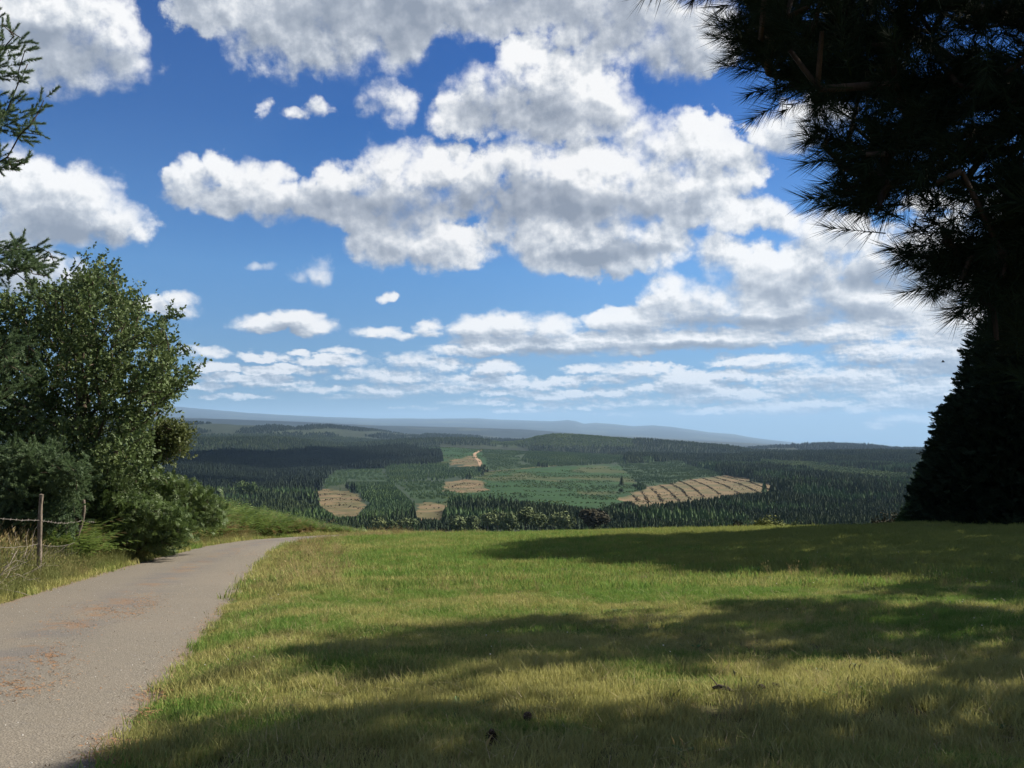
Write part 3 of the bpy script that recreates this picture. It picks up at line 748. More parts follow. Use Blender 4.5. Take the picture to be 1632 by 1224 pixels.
for (pts) in ([(478, 797), (520, 788), (560, 790)], [(490, 802), (540, 795), (585, 800)], [(510, 810), (550, 805), (575, 812)], [(715, 778), (740, 770), (770, 774)], [(716, 741), (740, 736), (765, 734)], [(668, 812), (710, 810)]):
    q = polyline(unproject(*zip(*pts))[:, :2], 3.0); q = q[rng.random(len(q)) < .6]; W.append(q + rng.normal(0, 1.8, q.shape))
W = np.vstack(W); Z = ground_z(W[:, 0], W[:, 1])
M_brush_dark = mat_needles('dark_brush', (.024, .020, .012), (.045, .038, .022))
low(W[:, 0], W[:, 1], Z, .9, 1.9, 1.5, crown_protos(M_brush_dark, 2, 24, .17, 97), 'brush_windrows', 'dark rows of cut brush lying across the brown cleared field', 'brush')
X, Y, Z = open_points('brown', 9); k = vn1(X / 25, Y / 25, 2) > .56
low(X[k], Y[k], Z[k], .5, 1.2, 2.2, brush_forms, 'felling_debris', 'straw coloured felling debris strewn over the brown clearings', 'brush')

# dirt tracks between the clearings
def strip(name, px, w, m, lift, label_kind='structure'):
    q = polyline(unproject(*zip(*px))[:, :2], 6.0); T = np.gradient(q, axis=0); T /= np.linalg.norm(T, axis=1)[:, None] + 1e-9
    Nn = np.stack([-T[:, 1], T[:, 0]], 1); V = []
    for s in (-1, -.33, .33, 1): p = q + Nn * w * s / 2; V.append(np.column_stack([p, ground_z(p[:, 0], p[:, 1]) + lift]))
    n = len(q); V = np.vstack(V); i = np.arange(n - 1); Fq = np.vstack([np.stack([i + k * n, i + k * n + 1, i + (k + 1) * n + 1, i + (k + 1) * n], 1) for k in range(3)])
    o = obj(name, mesh(V, Fq, m, smooth=True)); tag(o, kind='structure')
M_track = mat('bare_earth_track', lambda b: principled(b, b.mix(b.noise(b.geo()['Position'], .12, 3), (.22, .14, .08), (.32, .22, .14)), .95, .1))
strip('dirt_track', [(768, 717), (756, 724), (758, 730), (764, 735), (766, 742), (771, 749), (777, 752)], 9, M_track, .5)
M_track2 = mat('dry_grass_track', lambda b: principled(b, (.12, .10, .045), .95, .1))
strip('dirt_track', [(782, 752), (828, 748), (858, 745), (915, 740)], 7, M_track2, .5)

# broadleaf trees in the valley just beyond the field
def broadleaf(px_, pytop, pybase, r, wpx, crown_m, label, group, seed, n=700):
    """a tree whose crown is seen from pytop down; stands at distance r"""
    sx, _ = ray(px_, 840); X, Y = sx * r, r; gz = float(ground_z(X, Y)[0]); top = float(at(px_, pytop, r)[2]); h = max(top - gz, 4); w = wpx / F * r
    t = empty('broadleaf_tree', (X, Y, gz - .2), label, 'tree', group)
    ch = min(h * .85, w * 1.15)
    V, Q = round_crown(seed, n, .045, 12); V = V * np.array([w, w, ch * 1.1]); V[:, 2] += h - V[:, 2].max()
    obj('crown', mesh(V, Q, crown_m), t)
    V = []; R0 = max(.18, h * .02)
    for z_, rr in ((-.3, 1.2), (h * .3, .8), (h * .75, .35)):
        for a in np.arange(6) * pi / 3: V.append((cos(a) * R0 * rr, sin(a) * R0 * rr, z_))
    Q = [(k * 6 + s, k * 6 + (s + 1) % 6, (k + 1) * 6 + (s + 1) % 6, (k + 1) * 6 + s) for k in range(2) for s in range(6)]
    obj('trunk', mesh(V, np.array(Q), M_bark_far, smooth=True), t)
G = 'round grey-green trees along the foot of the field'
ORD = ['leftmost', 'second from the left', 'third from the left', 'fourth from the left', 'fifth from the left', 'sixth from the left', 'seventh from the left', 'eighth from the left', 'ninth from the left', 'tenth from the left', 'eleventh from the left', 'twelfth from the left', 'thirteenth from the left', 'rightmost']
rt = [(604, 826, 24), (622, 829, 22), (641, 827, 22), (657, 826, 22), (729, 822, 30), (752, 823, 26), (777, 819, 28), (793, 815, 26), (812, 816, 32), (838, 808, 34), (860, 817, 28), (881, 821, 26), (899, 815, 28), (948, 833, 20)]
for i, (x_, y_, w_) in enumerate(rt):
    broadleaf(x_, y_ - 3, 0, 400 + 25 * ((i * 5) % 4), w_ * 1.5, M_willow, 'round grey-green tree at the foot of the field, %s of its row' % ORD[i], G, 300 + i)
broadleaf(946, 809, 0, 395, 70, M_oak, 'broad brownish green tree, darker than the round trees left of it', None, 330, 1300)
broadleaf(384, 765, 0, 900, 24, M_light, 'left one of two pale round trees in the shaded valley behind the bracken', None, 341)
broadleaf(401, 767, 0, 900, 22, M_light, 'right one of two pale round trees in the shaded valley behind the bracken', None, 342)
def lone(px_, pytop, pybase, form, wide, label, m=None):
    p = unproject([px_], [pybase])[0]; top = at(px_, pytop, p[1])[2]; h = top - p[2]
    o = bpy.data.objects.new('spruce_tree' if form == 'c' else 'round_tree', protoM[0] if form == 'c' else m); COL.objects.link(o)
    o.location = p; o.scale = (h * wide, h * wide, h); tag(o, label, 'tree')
V, Q = round_crown(377, 260, .06); mroundO = mesh(V + np.array([0, 0, .45]), Q, M_spruce, name='round_tree')
lone(991, 758, 774, 'c', 1.9, 'tallest of three dark trees standing alone on the open slope by the brown field')
lone(1011, 768, 778, 'r', 1.5, 'round dark tree alone on the slope, nearest the brown field', mroundO)
lone(989, 776, 785, 'r', 1.5, 'small dark tree alone on the slope below the tallest one', mroundO)
# ------------------------------------------------------------------ the lane
def build_lane():
    n = len(RR); NW = 17; V = []
    for k in range(NW):
        t = k / (NW - 1); p = RL * (1 - t) + RR * t
        jit = (vn2(p[:, 1] * 1.1, p[:, 0] * 0 + (3 if k < 2 else 9), 4, .6) - .5) * .34 if k in (0, NW - 1) else 0
        nrm = (RL - RR) / np.linalg.norm(RL - RR, axis=1)[:, None]
        p = p + (nrm * (jit[:, None] if k in (0, NW - 1) else 0)) * (1 if k == 0 else -1)
        base = z_near(p[:, 0], p[:, 1])
        cam_ = .05 * (1 - (2 * t - 1) ** 2)
        V.append(np.column_stack([p, base + .016 + cam_ * .8]))
    V = np.concatenate(V); i = np.arange(n - 1)
    Q = np.vstack([np.stack([i + k * n, i + (k + 1) * n, i + (k + 1) * n + 1, i + k * n + 1], 1) for k in range(NW - 1)])
    across = np.repeat(np.linspace(0, 1, NW), n)
    def f(b):
        P = b.geo()['Position']; u = b.attr('across')['Fac']
        fine = b.noise(P, 95, 3, .7); mid = b.noise(P, 7, 5, .6); big = b.noise(P, .55, 4, .6)
        vor = b.n.new('ShaderNodeTexVoronoi'); vor.inputs['Scale'].default_value = 62; b.l.new(P, vor.inputs['Vector'])
        c = b.ramp(fine, [(.3, (.085, .076, .062)), (.5, (.132, .116, .090)), (.68, (.21, .185, .145))])
        c = b.mix(b.mr(vor.outputs['Color'], .2, .9, 0, .55), c, b.ramp(vor.outputs['Color'], [(.2, (.072, .066, .057)), (.55, (.142, .124, .099)), (.9, (.24, .215, .175))]))
        # two paler wheel lines, a darker patched crown of the lane
        w = b.m('ABSOLUTE', b.m('SUBTRACT', u, .5))
        dark = b.m('MULTIPLY', b.mr(w, .03, .24, 1, 0, smooth=True), b.mr(b.noise(P, .9, 5, .65), .38, .62))
        c = b.mix(b.m('MULTIPLY', dark, .6), c, (.085, .083, .086))
        c = b.mix(b.mr(big, .4, .7, 0, .22), c, (.20, .165, .125))
        c = b.mix(b.mr(mid, .52, .75, 0, .3), c, (.10, .094, .088))
        # rusty needle litter worked into the surface along the crown and the edges
        lit = b.m('MULTIPLY', b.mr(w, .03, .11, 1, 0, smooth=True), b.mr(b.noise(b.v('MULTIPLY', P, (1, 1, 1)), 1.25, 5, .7), .52, .60))
        edge = b.m('MULTIPLY', b.mr(w, .43, .50, 0, 1), b.mr(b.noise(P, 4.5, 5, .7), .40, .60))
        lit = b.m('MAXIMUM', b.m('MULTIPLY', lit, .75), b.m('MULTIPLY', edge, .85))
        lit = b.m('MULTIPLY', lit, b.mr(b.noise(P, 55, 3, .7), .35, .55))
        c = b.mix(lit, c, b.ramp(b.noise(P, 160, 2), [(.35, (.12, .072, .04)), (.65, (.25, .15, .080))]))
        h = b.m('ADD', b.m('MULTIPLY', fine, .5), b.m('MULTIPLY', vor.outputs['Distance'], .8))
        return principled(b, c, .93, .15, bump(b, h, .55, .012))
    me = mesh(V, Q[:, ::-1], mat('worn_asphalt', f), smooth=True); vcol(me, 'across', across)
    tag(obj('road', me), kind='structure')
build_lane()

# ------------------------------------------------------------------ grass
M = {}
def mat_grass(name, greens, dries, tr=.35):
    """blade colour drifts over the field with the soil; dry share comes from the tuft"""
    def f(b):
        P = b.geo()['Position']; o = oinfo(b); d = b.attr('dry', 'INSTANCER')['Fac']
        n = b.noise(P, .55, 4, .6); r = o['Random']
        g = b.mix(b.m('ADD', b.m('MULTIPLY', r, .6), b.mr(n, .3, .7, 0, .5), clamp=True), greens[0], greens[1])
        y = b.mix(r, dries[0], dries[1])
        k = b.mr(b.m('ADD', d, b.m('MULTIPLY', b.m('SUBTRACT', b.noise(P, 23, 2, .7), .5), 1.6)), .35, .65)
        return leafy(b, b.mix(k, g, y), tr, .7, .12)
    return mat(name, f)
M_grass = mat_grass('meadow_grass', ((.165, .200, .046), (.27, .285, .082)), ((.38, .32, .13), (.56, .46, .21)))
M_lush = mat_grass('lush_grass', ((.085, .18, .030), (.18, .27, .058)), ((.27, .27, .08), (.40, .37, .14)))
M_hay = mat_grass('ripe_grass', ((.12, .15, .045), (.20, .20, .07)), ((.26, .20, .085), (.42, .33, .16)), .3)
def tuft(seed, n, rad, h0, h1, w, lean=.5, m=None, segs=2, heads=0):
    r = np.random.default_rng(seed); V, T = [], []
    for i in range(n):
        a = r.uniform(0, 6.28); q = rad * sqrt(r.random()); x, y = q * cos(a), q * sin(a); h = r.uniform(h0, h1)
        la = r.uniform(0, 6.28); ln = r.uniform(.1, lean) * h; dx, dy = cos(la) * ln, sin(la) * ln
        wa = r.uniform(0, 6.28); wx, wy = cos(wa) * w, sin(wa) * w; k = len(V)
        V += [(x - wx, y - wy, -.01), (x + wx, y + wy, -.01)]
        V += [(x + dx * .35 - wx * .8, y + dy * .35 - wy * .8, h * .55), (x + dx * .35 + wx * .8, y + dy * .35 + wy * .8, h * .55), (x + dx, y + dy, h)]
        T += [(k, k + 1, k + 3), (k, k + 3, k + 2), (k + 2, k + 3, k + 4)]
        if i < heads:
            p = np.array([x + dx, y + dy, h]); e = len(V); hw = w * 1.5
            V += [tuple(p + (0, 0, -.01)), tuple(p + (hw, 0, .025)), tuple(p + (-hw * .5, hw * .8, .03)), tuple(p + (dx * .2, dy * .2, .075))]
            T += [(e, e + 1, e + 3), (e, e + 2, e + 3)]
    return mesh(V, np.array(T), m)
G_short = [proto_obj(tuft(400 + i, 52, .11, .015, .055, .0019, 1.4, M_grass), 'grass_form') for i in range(4)]
G_mid = [proto_obj(tuft(410 + i, 44, .15, .03, .085, .0032, 1.0, M_grass), 'grass_form') for i in range(4)]
G_far = [proto_obj(tuft(420 + i, 40, .30, .05, .14, .0062, .8, M_grass), 'grass_form') for i in range(3)]
G_lushn = [proto_obj(tuft(430 + i, 50, .16, .05, .14, .0036, .8, M_lush), 'grass_form') for i in range(3)]
G_lushf = [proto_obj(tuft(440 + i, 44, .30, .07, .19, .0066, .7, M_lush), 'grass_form') for i in range(3)]
G_tall = [proto_obj(tuft(450 + i, 26, .10, .18, .48, .0024, .55, M_hay, heads=14), 'grass_form') for i in range(3)]
G_hay = [proto_obj(tuft(460 + i, 60, .22, .22, .62, .0040, .6, M_hay, heads=26), 'grass_form') for i in range(3)]

def on_lane(X, Y, margin=0.0):
    """true on the lane's surface, bend included"""
    P = np.vstack([RL, RR[::-1]]); return inpoly(X, Y, [tuple(p) for p in P[::3]])
def lane_gap(X, Y):
    """distance to the nearer lane edge"""
    out = np.full(len(X), 1e9)
    for e in (RL[::2], RR[::2]):
        for k in range(0, len(X), 20000):
            d = np.hypot(X[k:k + 20000, None] - e[None, :, 0], Y[k:k + 20000, None] - e[None, :, 1]).min(1); out[k:k + 20000] = np.minimum(out[k:k + 20000], d)
    return out
def spread(x0, x1, y0, y1, dens, inview=.60, pad=1.0):
    n = int((x1 - x0) * (y1 - y0) * dens); X = rng.uniform(x0, x1, n); Y = rng.uniform(y0, y1, n)
    k = (np.abs(X) < inview * Y + pad); return X[k], Y[k]
def lushness(X, Y):
    """greener sward to the right and farther out, drier in the foreground"""
    l = sstep(11, 22, Y + X * .45 + (vn1(X / 5, Y / 5, 3) - .5) * 12)
    l = l * sstep(8, 19, Y - X * .1) * (.45 + .55 * sstep(-6, 8, X + (vn2(X / 4, Y / 4, 2) - .5) * 10)); return l
def grass_zone(y0, y1, dens, small, lush, smin, smax, x=None):
    X, Y = spread(-.62 * y1 - 1, .62 * y1 + 1, y0, y1, dens)
    k = ~on_lane(X, Y); X, Y = X[k], Y[k]
    gap = lane_gap(X, Y); dl, dr = road_side(X, np.clip(Y, -30, 48)); left = (dl < 0)
    k = gap > .10 * rng.random(len(X)) + .03; k &= ~(left & (Y < 42)) | (gap < 3.5); X, Y, gap, left = X[k], Y[k], gap[k], left[k]
    L = lushness(X, Y); isl = rng.random(len(X)) < L
    edge = np.exp(-gap / .5); isl |= (rng.random(len(X)) < edge * .75) & (Y < 16)
    bare = vn3(X / 1.6 + 40, Y / 1.1, 3) ; k = (rng.random(len(X)) > sstep(.60, .75, bare) * .55 * (1 - L)); X, Y, L, isl, edge = X[k], Y[k], L[k], isl[k], edge[k]
    n = len(X); Z = ground_z(X, Y)
    tall = .62 + .85 * vn1(X / 2.2, Y / 1.4, 3)
    s = rng.uniform(smin, smax, n) * tall * (1 + .35 * edge)
    dry = np.clip(.56 - .36 * L + (vn2(X / 1.3 + 11, Y / .9, 4, .6) - .5) * 1.5 + .10 * sstep(13, 7, Y) * sstep(-3, 2, X), 0, 1)
    dry = np.clip(dry + .20 * sstep(2.5, .2, gap[k]) * (Y > 14) , 0, 1)
    dry = np.where(isl, dry * .5, dry) - .35 * sstep(15, 25, Y) * sstep(-4, 6, X) + .22 * sstep(12, 7, Y) * sstep(-2, 2, X)
    pick = np.where(isl, len(small) + rng.integers(0, len(lush), n), rng.integers(0, len(small), n))
    rot = np.stack([rng.normal(0, .12, n), rng.normal(0, .12, n), rng.uniform(0, 6.28, n)], 1)
    return np.column_stack([X, Y, Z]), rot, np.column_stack([s, s, s]), pick, dry
zones = [(3.2, 8.5, 210, G_short, G_lushn, .45, .88), (8.5, 16, 140, G_mid, G_lushn, .42, .82), (16, 34, 30, G_far, G_lushf, .6, .95), (34, 66, 16, G_far, G_lushf, .75, 1.15)]
for (y0, y1, dn, sm, lu, a_, b_), nm, lb in zip(zones, ('meadow_grass',) * 4, ('short dry and green grass in the nearest part of the field', 'patchy green and straw grass in the shadow bands of the field', 'sunlit green grass in the middle of the field', 'soft green grass along the far brow of the field')):
    p, r_, s_, k_, d_ = grass_zone(y0, y1, dn, sm, lu, a_, b_)
    scatter(nm, p, r_, s_, sm + lu, k_, lb, 'grass', {'dry': d_})
print('grass done')

# tall ripe grass on the bank left of the lane and on the verge at its bend
def hay(sel_fn, x0, x1, y0, y1, dens, protos, s0, s1, label, dry0):
    X, Y = spread(x0, x1, y0, y1, dens, .66, 1.5); k = ~on_lane(X, Y); X, Y = X[k], Y[k]
    gap = lane_gap(X, Y); k = sel_fn(X, Y, gap); X, Y, gap = X[k], Y[k], gap[k]; n = len(X)
    s = rng.uniform(s0, s1, n) * (.55 + .45 * sstep(0.05, 1.3, gap)) * (.7 + .6 * vn1(X / 1.5, Y / 1.5, 2))
    dry = np.clip(dry0(X, Y, gap) + (vn2(X / 1.2, Y / 1.2, 3) - .5) * .9, 0, 1)
    rot = np.stack([rng.normal(0, .15, n), rng.normal(0, .15, n), rng.uniform(0, 6.28, n)], 1)
    scatter('tall_grass', np.column_stack([X, Y, ground_z(X, Y)]), rot, np.column_stack([s, s, s]), protos, rng.integers(0, len(protos), n), label, 'grass', {'dry': dry})
hay(lambda X, Y, g: (road_side(X, np.clip(Y, -30, 48))[0] < -.12) & (g < 4.6), -24, -6, 10, 36, 20, G_hay, .75, 1.2, 'tall ripening grass on the bank between lane and fence', lambda X, Y, g: .25 + .6 * sstep(.8, 2.4, g))
hay(lambda X, Y, g: (road_side(X, np.clip(Y, -30, 48))[0] < -.05) & (g < 6), -17, -8, 34, 60, 12, G_hay, .7, 1.1, 'yellow grass fringe between the lane bend and the bracken', lambda X, Y, g: .5 + 0 * X)
hay(lambda X, Y, g: (road_side(X, np.clip(Y, -30, 48))[1] > .1) & (g < 2.2) & (rng.random(len(X)) < np.exp(-g / 1.0)), -9, 2, 17, 52, 9, G_hay, .35, .75, 'straw coloured grass edge along the right side of the lane', lambda X, Y, g: .7 + 0 * X)
hay(lambda X, Y, g: (X > -20) & (vn1(X / 1.4, Y / 1.4, 2) > .50), -6, 14, 4.5, 22, 1.3, G_tall, .28, .60, 'single tall seeding grass stems standing above the sward', lambda X, Y, g: .75 + 0 * X)
hay(lambda X, Y, g: (road_side(X, np.clip(Y, -30, 48))[1] > .0) & (g < .8), -6, 0, 4, 18, 5.0, G_tall, .35, .75, 'longer grass hanging over the right edge of the lane', lambda X, Y, g: .35 + 0 * X)

# fallen dry stalks lying in the sward
def stalks():
    V, T = [], []
    for i in range(2600):
        Y = rng.uniform(4.4, 15); X = rng.uniform(-.3 * Y, .6 * Y)
        if on_lane(np.array([X]), np.array([Y]))[0]: continue
        a = rng.uniform(0, 6.28); L = rng.uniform(.05, .30); z = float(ground_z(X, Y)[0]) + rng.uniform(.03, .09); dx, dy = cos(a) * L, sin(a) * L; k = len(V)
        w = .0016; V += [(X - dy / L * w, Y + dx / L * w, z), (X + dy / L * w, Y - dx / L * w, z), (X + dx, Y + dy, z + rng.uniform(-.03, .10))]; T.append((k, k + 1, k + 2))
    tag(obj('dry_stalks', mesh(V, np.array(T), mat('bleached_straw', lambda b: leafy(b, (.42, .33, .18), .2)))), 'bleached dry stalks lying across the foreground grass', 'straw', kind='stuff')
stalks()
# clover heads
def weeds():
    """flat rosettes of broad leaves"""
    V, T = [], []
    for i in range(900):
        Y = rng.uniform(4.4, 22); X = rng.uniform(-.45 * Y, .6 * Y)
        if vn3(np.array([X / 1.3]), np.array([Y / 1.3]), 2)[0] < .5 or on_lane(np.array([X]), np.array([Y]))[0]: continue
        z = float(ground_z(X, Y)[0]) + .015; n = rng.integers(5, 9); a0 = rng.uniform(0, 6.28); L0 = rng.uniform(.035, .085)
        for j in range(n):
            a = a0 + 6.28 * j / n + rng.normal(0, .2); L = L0 * rng.uniform(.7, 1.15); w = L * .26; c, s = cos(a), sin(a); k = len(V); up = rng.uniform(.15, .6)
            V += [(X, Y, z), (X + c * L * .55 - s * w, Y + s * L * .55 + c * w, z + L * up * .8), (X + c * L, Y + s * L, z + L * up), (X + c * L * .55 + s * w, Y + s * L * .55 - c * w, z + L * up * .8)]; T += [(k, k + 1, k + 2), (k, k + 2, k + 3)]
    m = mat('weed_leaf', lambda b: leafy(b, b.mix(b.noise(b.geo()['Position'], 2.5, 2), (.05, .11, .025), (.12, .19, .05)), .3))
    tag(obj('meadow_weeds', mesh(V, np.array(T), m)), 'flat rosettes of broad leaved weeds among the near grass', 'weeds', kind='stuff')
weeds()
def clover():
    V, T, MI = [], [], []
    ico = [(0, 0, 1), (.89, 0, .45), (.28, .85, .45), (-.72, .53, .45), (-.72, -.53, .45), (.28, -.85, .45), (0, 0, -.4)]
    f = [(0, 1, 2), (0, 2, 3), (0, 3, 4), (0, 4, 5), (0, 5, 1), (6, 2, 1), (6, 3, 2), (6, 4, 3), (6, 5, 4), (6, 1, 5)]
    pts = []
    for i in range(240):
        Y = rng.uniform(6, 24) ; X = rng.uniform(-.35 * Y, .58 * Y)
        if vn2(np.array([X / 2.]), np.array([Y / 2.]), 2)[0] > .5: pts.append((X, Y))
    for sx, sy in ((326, 1087), (404, 1086), (363, 1092), (443, 972), (395, 1070)):      # the ones at the lane edge
        a, c = ray(sx, sy); Yd = 1.6 / (-c - .08); pts.append((a * Yd, Yd))
    for X, Y in pts:
        if on_lane(np.array([X]), np.array([Y]))[0]: continue
        z = float(ground_z(X, Y)[0]) + rng.uniform(.09, .15); r = rng.uniform(.006, .011); k = len(V)
        V += [(X + a * r, Y + b_ * r, z + c * r) for a, b_, c in ico]; T += [tuple(k + q for q in t) for t in f]; MI += [0] * len(f)
        k = len(V); V += [(X - .001, Y, z - .12), (X + .001, Y, z - .12), (X, Y, z)]; T.append((k, k + 1, k + 2)); MI.append(1)
    me = mesh(V, np.array(T), [mat('clover_white', lambda b: principled(b, (.62, .58, .50), .8, .1)), M_lush], MI)
    tag(obj('clover_flowers', me), 'small white clover heads dotted through the grass', 'flowers', kind='stuff')
clover()

# needle litter and grit lying on the lane
def litter():
    V, T, MI = [], [], []
    RM = RL * .52 + RR * .48
    def flake(X, Y, L, w, mi, dz=0):
        a = rng.uniform(0, 6.28); z = float(np.interp(Y, RM[:180, 1], zc[:180])) + dz; dx, dy = cos(a) * L, sin(a) * L; k = len(V)
        V.extend([(X - dy * w, Y + dx * w, z), (X + dy * w, Y - dx * w, z + .002), (X + dx, Y + dy, z + rng.uniform(0, .012))]); T.append((k, k + 1, k + 2)); MI.append(mi)
    zc = z_near(RM[:, 0], RM[:, 1]) + .014 + .04
    spots = []
    for (px_, py_, spx, spy, n) in ((40, 1085, 45, 14, 520), (20, 1100, 30, 10, 260), (88, 1045, 26, 14, 420), (75, 1052, 16, 8, 160), (120, 995, 32, 10, 420), (170, 972, 40, 7, 480), (232, 960, 22, 8, 380), (188, 978, 30, 7, 260), (395, 882, 20, 3, 240), (385, 914, 16, 2, 110), (300, 905, 24, 3, 60), (250, 1108, 24, 8, 240), (235, 1140, 12, 10, 160), (180, 1188, 26, 9, 260), (330, 1000, 14, 10, 120), (165, 1212, 22, 6, 160)):
        for i in range(int(n * 2.1)):
            qx, qy = px_ + rng.normal(0, spx * .95), py_ + rng.normal(0, spy * .95)
            if vn1(np.array([qx / 9.]), np.array([qy / 3.]), 3)[0] < .46: continue
            a, c = ray(qx, qy); Yd = 1.56 / (-c - .08)
            if 3 < Yd < 40: flake(a * Yd, Yd, rng.uniform(.010, .034) * (1 + Yd / 30), .08 + .08 * rng.random(), 0 if rng.random() < .75 else 1)
    for i in range(2600):
        Y = rng.uniform(3.6, 30); xl = np.interp(Y, RL[:170, 1], RL[:170, 0]); xr = np.interp(Y, RR[:170, 1], RR[:170, 0]); t = rng.random()
        if rng.random() < .75: t = min(.995, abs(rng.exponential(.035))); t = t if rng.random() < .35 else 1 - t
        flake(xl + (xr - xl) * t, Y, rng.uniform(.008, .03), .3, 0 if rng.random() < .6 else 1, -.03 * abs(2 * t - 1) ** 2)
    me = mesh(V, np.array(T), [mat('rusty_needles', lambda b: principled(b, (.27, .15, .075), .9, .1)), mat('dark_litter', lambda b: principled(b, (.07, .05, .035), .9, .1))], MI)
    tag(obj('needle_litter', me), 'rust coloured pine needle litter in patches on the lane', 'litter', kind='stuff')
    # loose stones
    V, T = [], []
    for i in range(420):
        Y = rng.uniform(3.8, 20); xl = np.interp(Y, RL[:170, 1], RL[:170, 0]); xr = np.interp(Y, RR[:170, 1], RR[:170, 0]); t = rng.random(); X = xl + (xr - xl) * t
        z = float(np.interp(Y, RM[:180, 1], zc[:180])) - .035 * abs(2 * t - 1) ** 2; r = rng.uniform(.003, .009); k = len(V); ph = rng.uniform(0, 6)
        V += [(X + cos(ph + a) * r * rng.uniform(.7, 1.2), Y + sin(ph + a) * r * rng.uniform(.7, 1.2), z) for a in (0, 1.57, 3.14, 4.71)] + [(X, Y, z + r * .9)]
        T += [(k, k + 1, k + 4), (k + 1, k + 2, k + 4), (k + 2, k + 3, k + 4), (k + 3, k, k + 4)]
    tag(obj('loose_grit', mesh(V, np.array(T), mat('pale_stone', lambda b: principled(b, b.mix(oinfo(b)['Random'], (.35, .33, .30), (.5, .47, .42)), .8, .2)))), 'loose pale grit scattered on the lane surface', 'gravel', kind='stuff')
litter()
# ------------------------------------------------------------------ tree building
def tube(pts, rad, sides=6):
    pts = np.asarray(pts, float); n = len(pts); T = np.gradient(pts, axis=0); T /= np.linalg.norm(T, axis=1)[:, None] + 1e-9
    up = np.array([0, 0, 1.]) if abs(T[0][2]) < .9 else np.array([1., 0, 0])
    V = []
    for p, t, r in zip(pts, T, np.broadcast_to(rad, n)):
        a = np.cross(t, up); a /= np.linalg.norm(a) + 1e-9; b_ = np.cross(t, a)
        for k in range(sides): th = 2 * pi * k / sides; V.append(p + (a * cos(th) + b_ * sin(th)) * r)
    i = np.arange(n - 1)[:, None] * sides; k = np.arange(sides)[None, :]; k2 = (k + 1) % sides
    return np.array(V), np.stack([i + k, i + k2, i + sides + k2, i + sides + k], -1).reshape(-1, 4)
class Acc:
    def __init__(s): s.V = []; s.F = []; s.n = 0
    def add(s, V, Fc): s.V.append(V); s.F.append(np.asarray(Fc) + s.n); s.n += len(V)
    def mesh(s, m, smooth=True): return mesh(np.vstack(s.V), [f for f in s.F], m, smooth=smooth)
def skeleton(trunk, targets, bias=.55):
    """join every target point to the growing frame by the cheapest way back to the root"""
    trunk = np.asarray(trunk, float); P = [p for p in trunk]; par = [-1] + list(range(len(trunk) - 1))
    L = list(np.concatenate([[0], np.cumsum(np.linalg.norm(np.diff(trunk, axis=0), axis=1))]))
    order = np.argsort(np.min(np.linalg.norm(targets[:, None] - trunk[None], axis=2), axis=1))
    A = np.zeros((len(trunk) + len(targets) * 3, 3)); LL = np.zeros(len(A)); n = len(trunk); A[:n] = trunk; LL[:n] = L; par += [0] * (len(A) - n)
    for j in order:
        q = targets[j]; d = np.linalg.norm(A[:n] - q, axis=1); c = d + bias * LL[:n]; k = int(np.argmin(c)); D = d[k]
        if D > .5:      # a bent way with one or two knees
            prev = k; m_ = 2 if D > 1.2 else 1
            for s in range(1, m_ + 1):
                t = s / (m_ + 1); p = A[k] * (1 - t) + q * t + rng.normal(0, .05 * D, 3) * .6 + np.array([0, 0, -.04 * D])
                A[n] = p; par[n] = prev; LL[n] = LL[prev] + np.linalg.norm(p - A[prev]); prev = n; n += 1
            A[n] = q; par[n] = prev; LL[n] = LL[prev] + np.linalg.norm(q - A[prev]); n += 1
        else:
            A[n] = q; par[n] = k; LL[n] = LL[k] + D; n += 1
    return A[:n], np.array(par[:n])
def frame_mesh(A, par, m, rtip, rroot, sides=5, expo=.45, nt=0):
    n = len(A); w = np.zeros(n)
    for i in range(n - 1, 0, -1):
        pass
    kids = np.zeros(n); depth_order = np.argsort([-0])  # noqa
    w[:] = 0
    ch = [[] for _ in range(n)]
    for i in range(1, n): ch[par[i]].append(i)
    order = []; st = [0]
    while st: i = st.pop(); order.append(i); st += ch[i]
    for i in reversed(order): w[i] = max(1, sum(w[c] for c in ch[i]))
    R = rtip + (rroot - rtip) * (w / w[0]) ** expo
    acc = Acc()
    for i in range(1, n):
        p = par[i]; s = 3 if R[i] < .012 else sides
        V, Q = tube([A[p], (A[p] + A[i]) / 2 + 0, A[i]], [R[i] * 1.15, R[i] * 1.05, R[i] * .9], s); acc.add(V, Q)
    return acc.mesh(m), ch, R
def orient(D, roll):
    """rotation matrices whose z axis is D"""
    D = D / (np.linalg.norm(D, axis=1)[:, None] + 1e-9); ref = np.where(np.abs(D[:, 2:3]) < .9, np.array([[0, 0, 1.]]), np.array([[1., 0, 0]]))
    X = np.cross(ref, D); X /= np.linalg.norm(X, axis=1)[:, None]; Y = np.cross(D, X)
    c, s = np.cos(roll)[:, None], np.sin(roll)[:, None]
    return np.stack([X * c + Y * s, -X * s + Y * c, D], 2)
def bake(protos, pos, Rm, scl, pick, m, smooth=False):
    """real mesh: the small models copied to every place (parts of single trees)"""
    VV, FF, MI, n = [], [], [], 0
    for k, (PV, PF) in enumerate(protos):
        idx = np.where(pick == k)[0]
        if not len(idx): continue
        v = np.einsum('nij,vj->nvi', Rm[idx], PV) * scl[idx][:, None, None] + pos[idx][:, None, :]
        f = (PF[None] + (np.arange(len(idx)) * len(PV))[:, None, None] + n)
        VV.append(v.reshape(-1, 3)); FF.append(f.reshape(-1, PF.shape[1])); n += v.shape[0] * v.shape[1]
    return mesh(np.vstack(VV), np.vstack(FF), m, smooth=smooth)
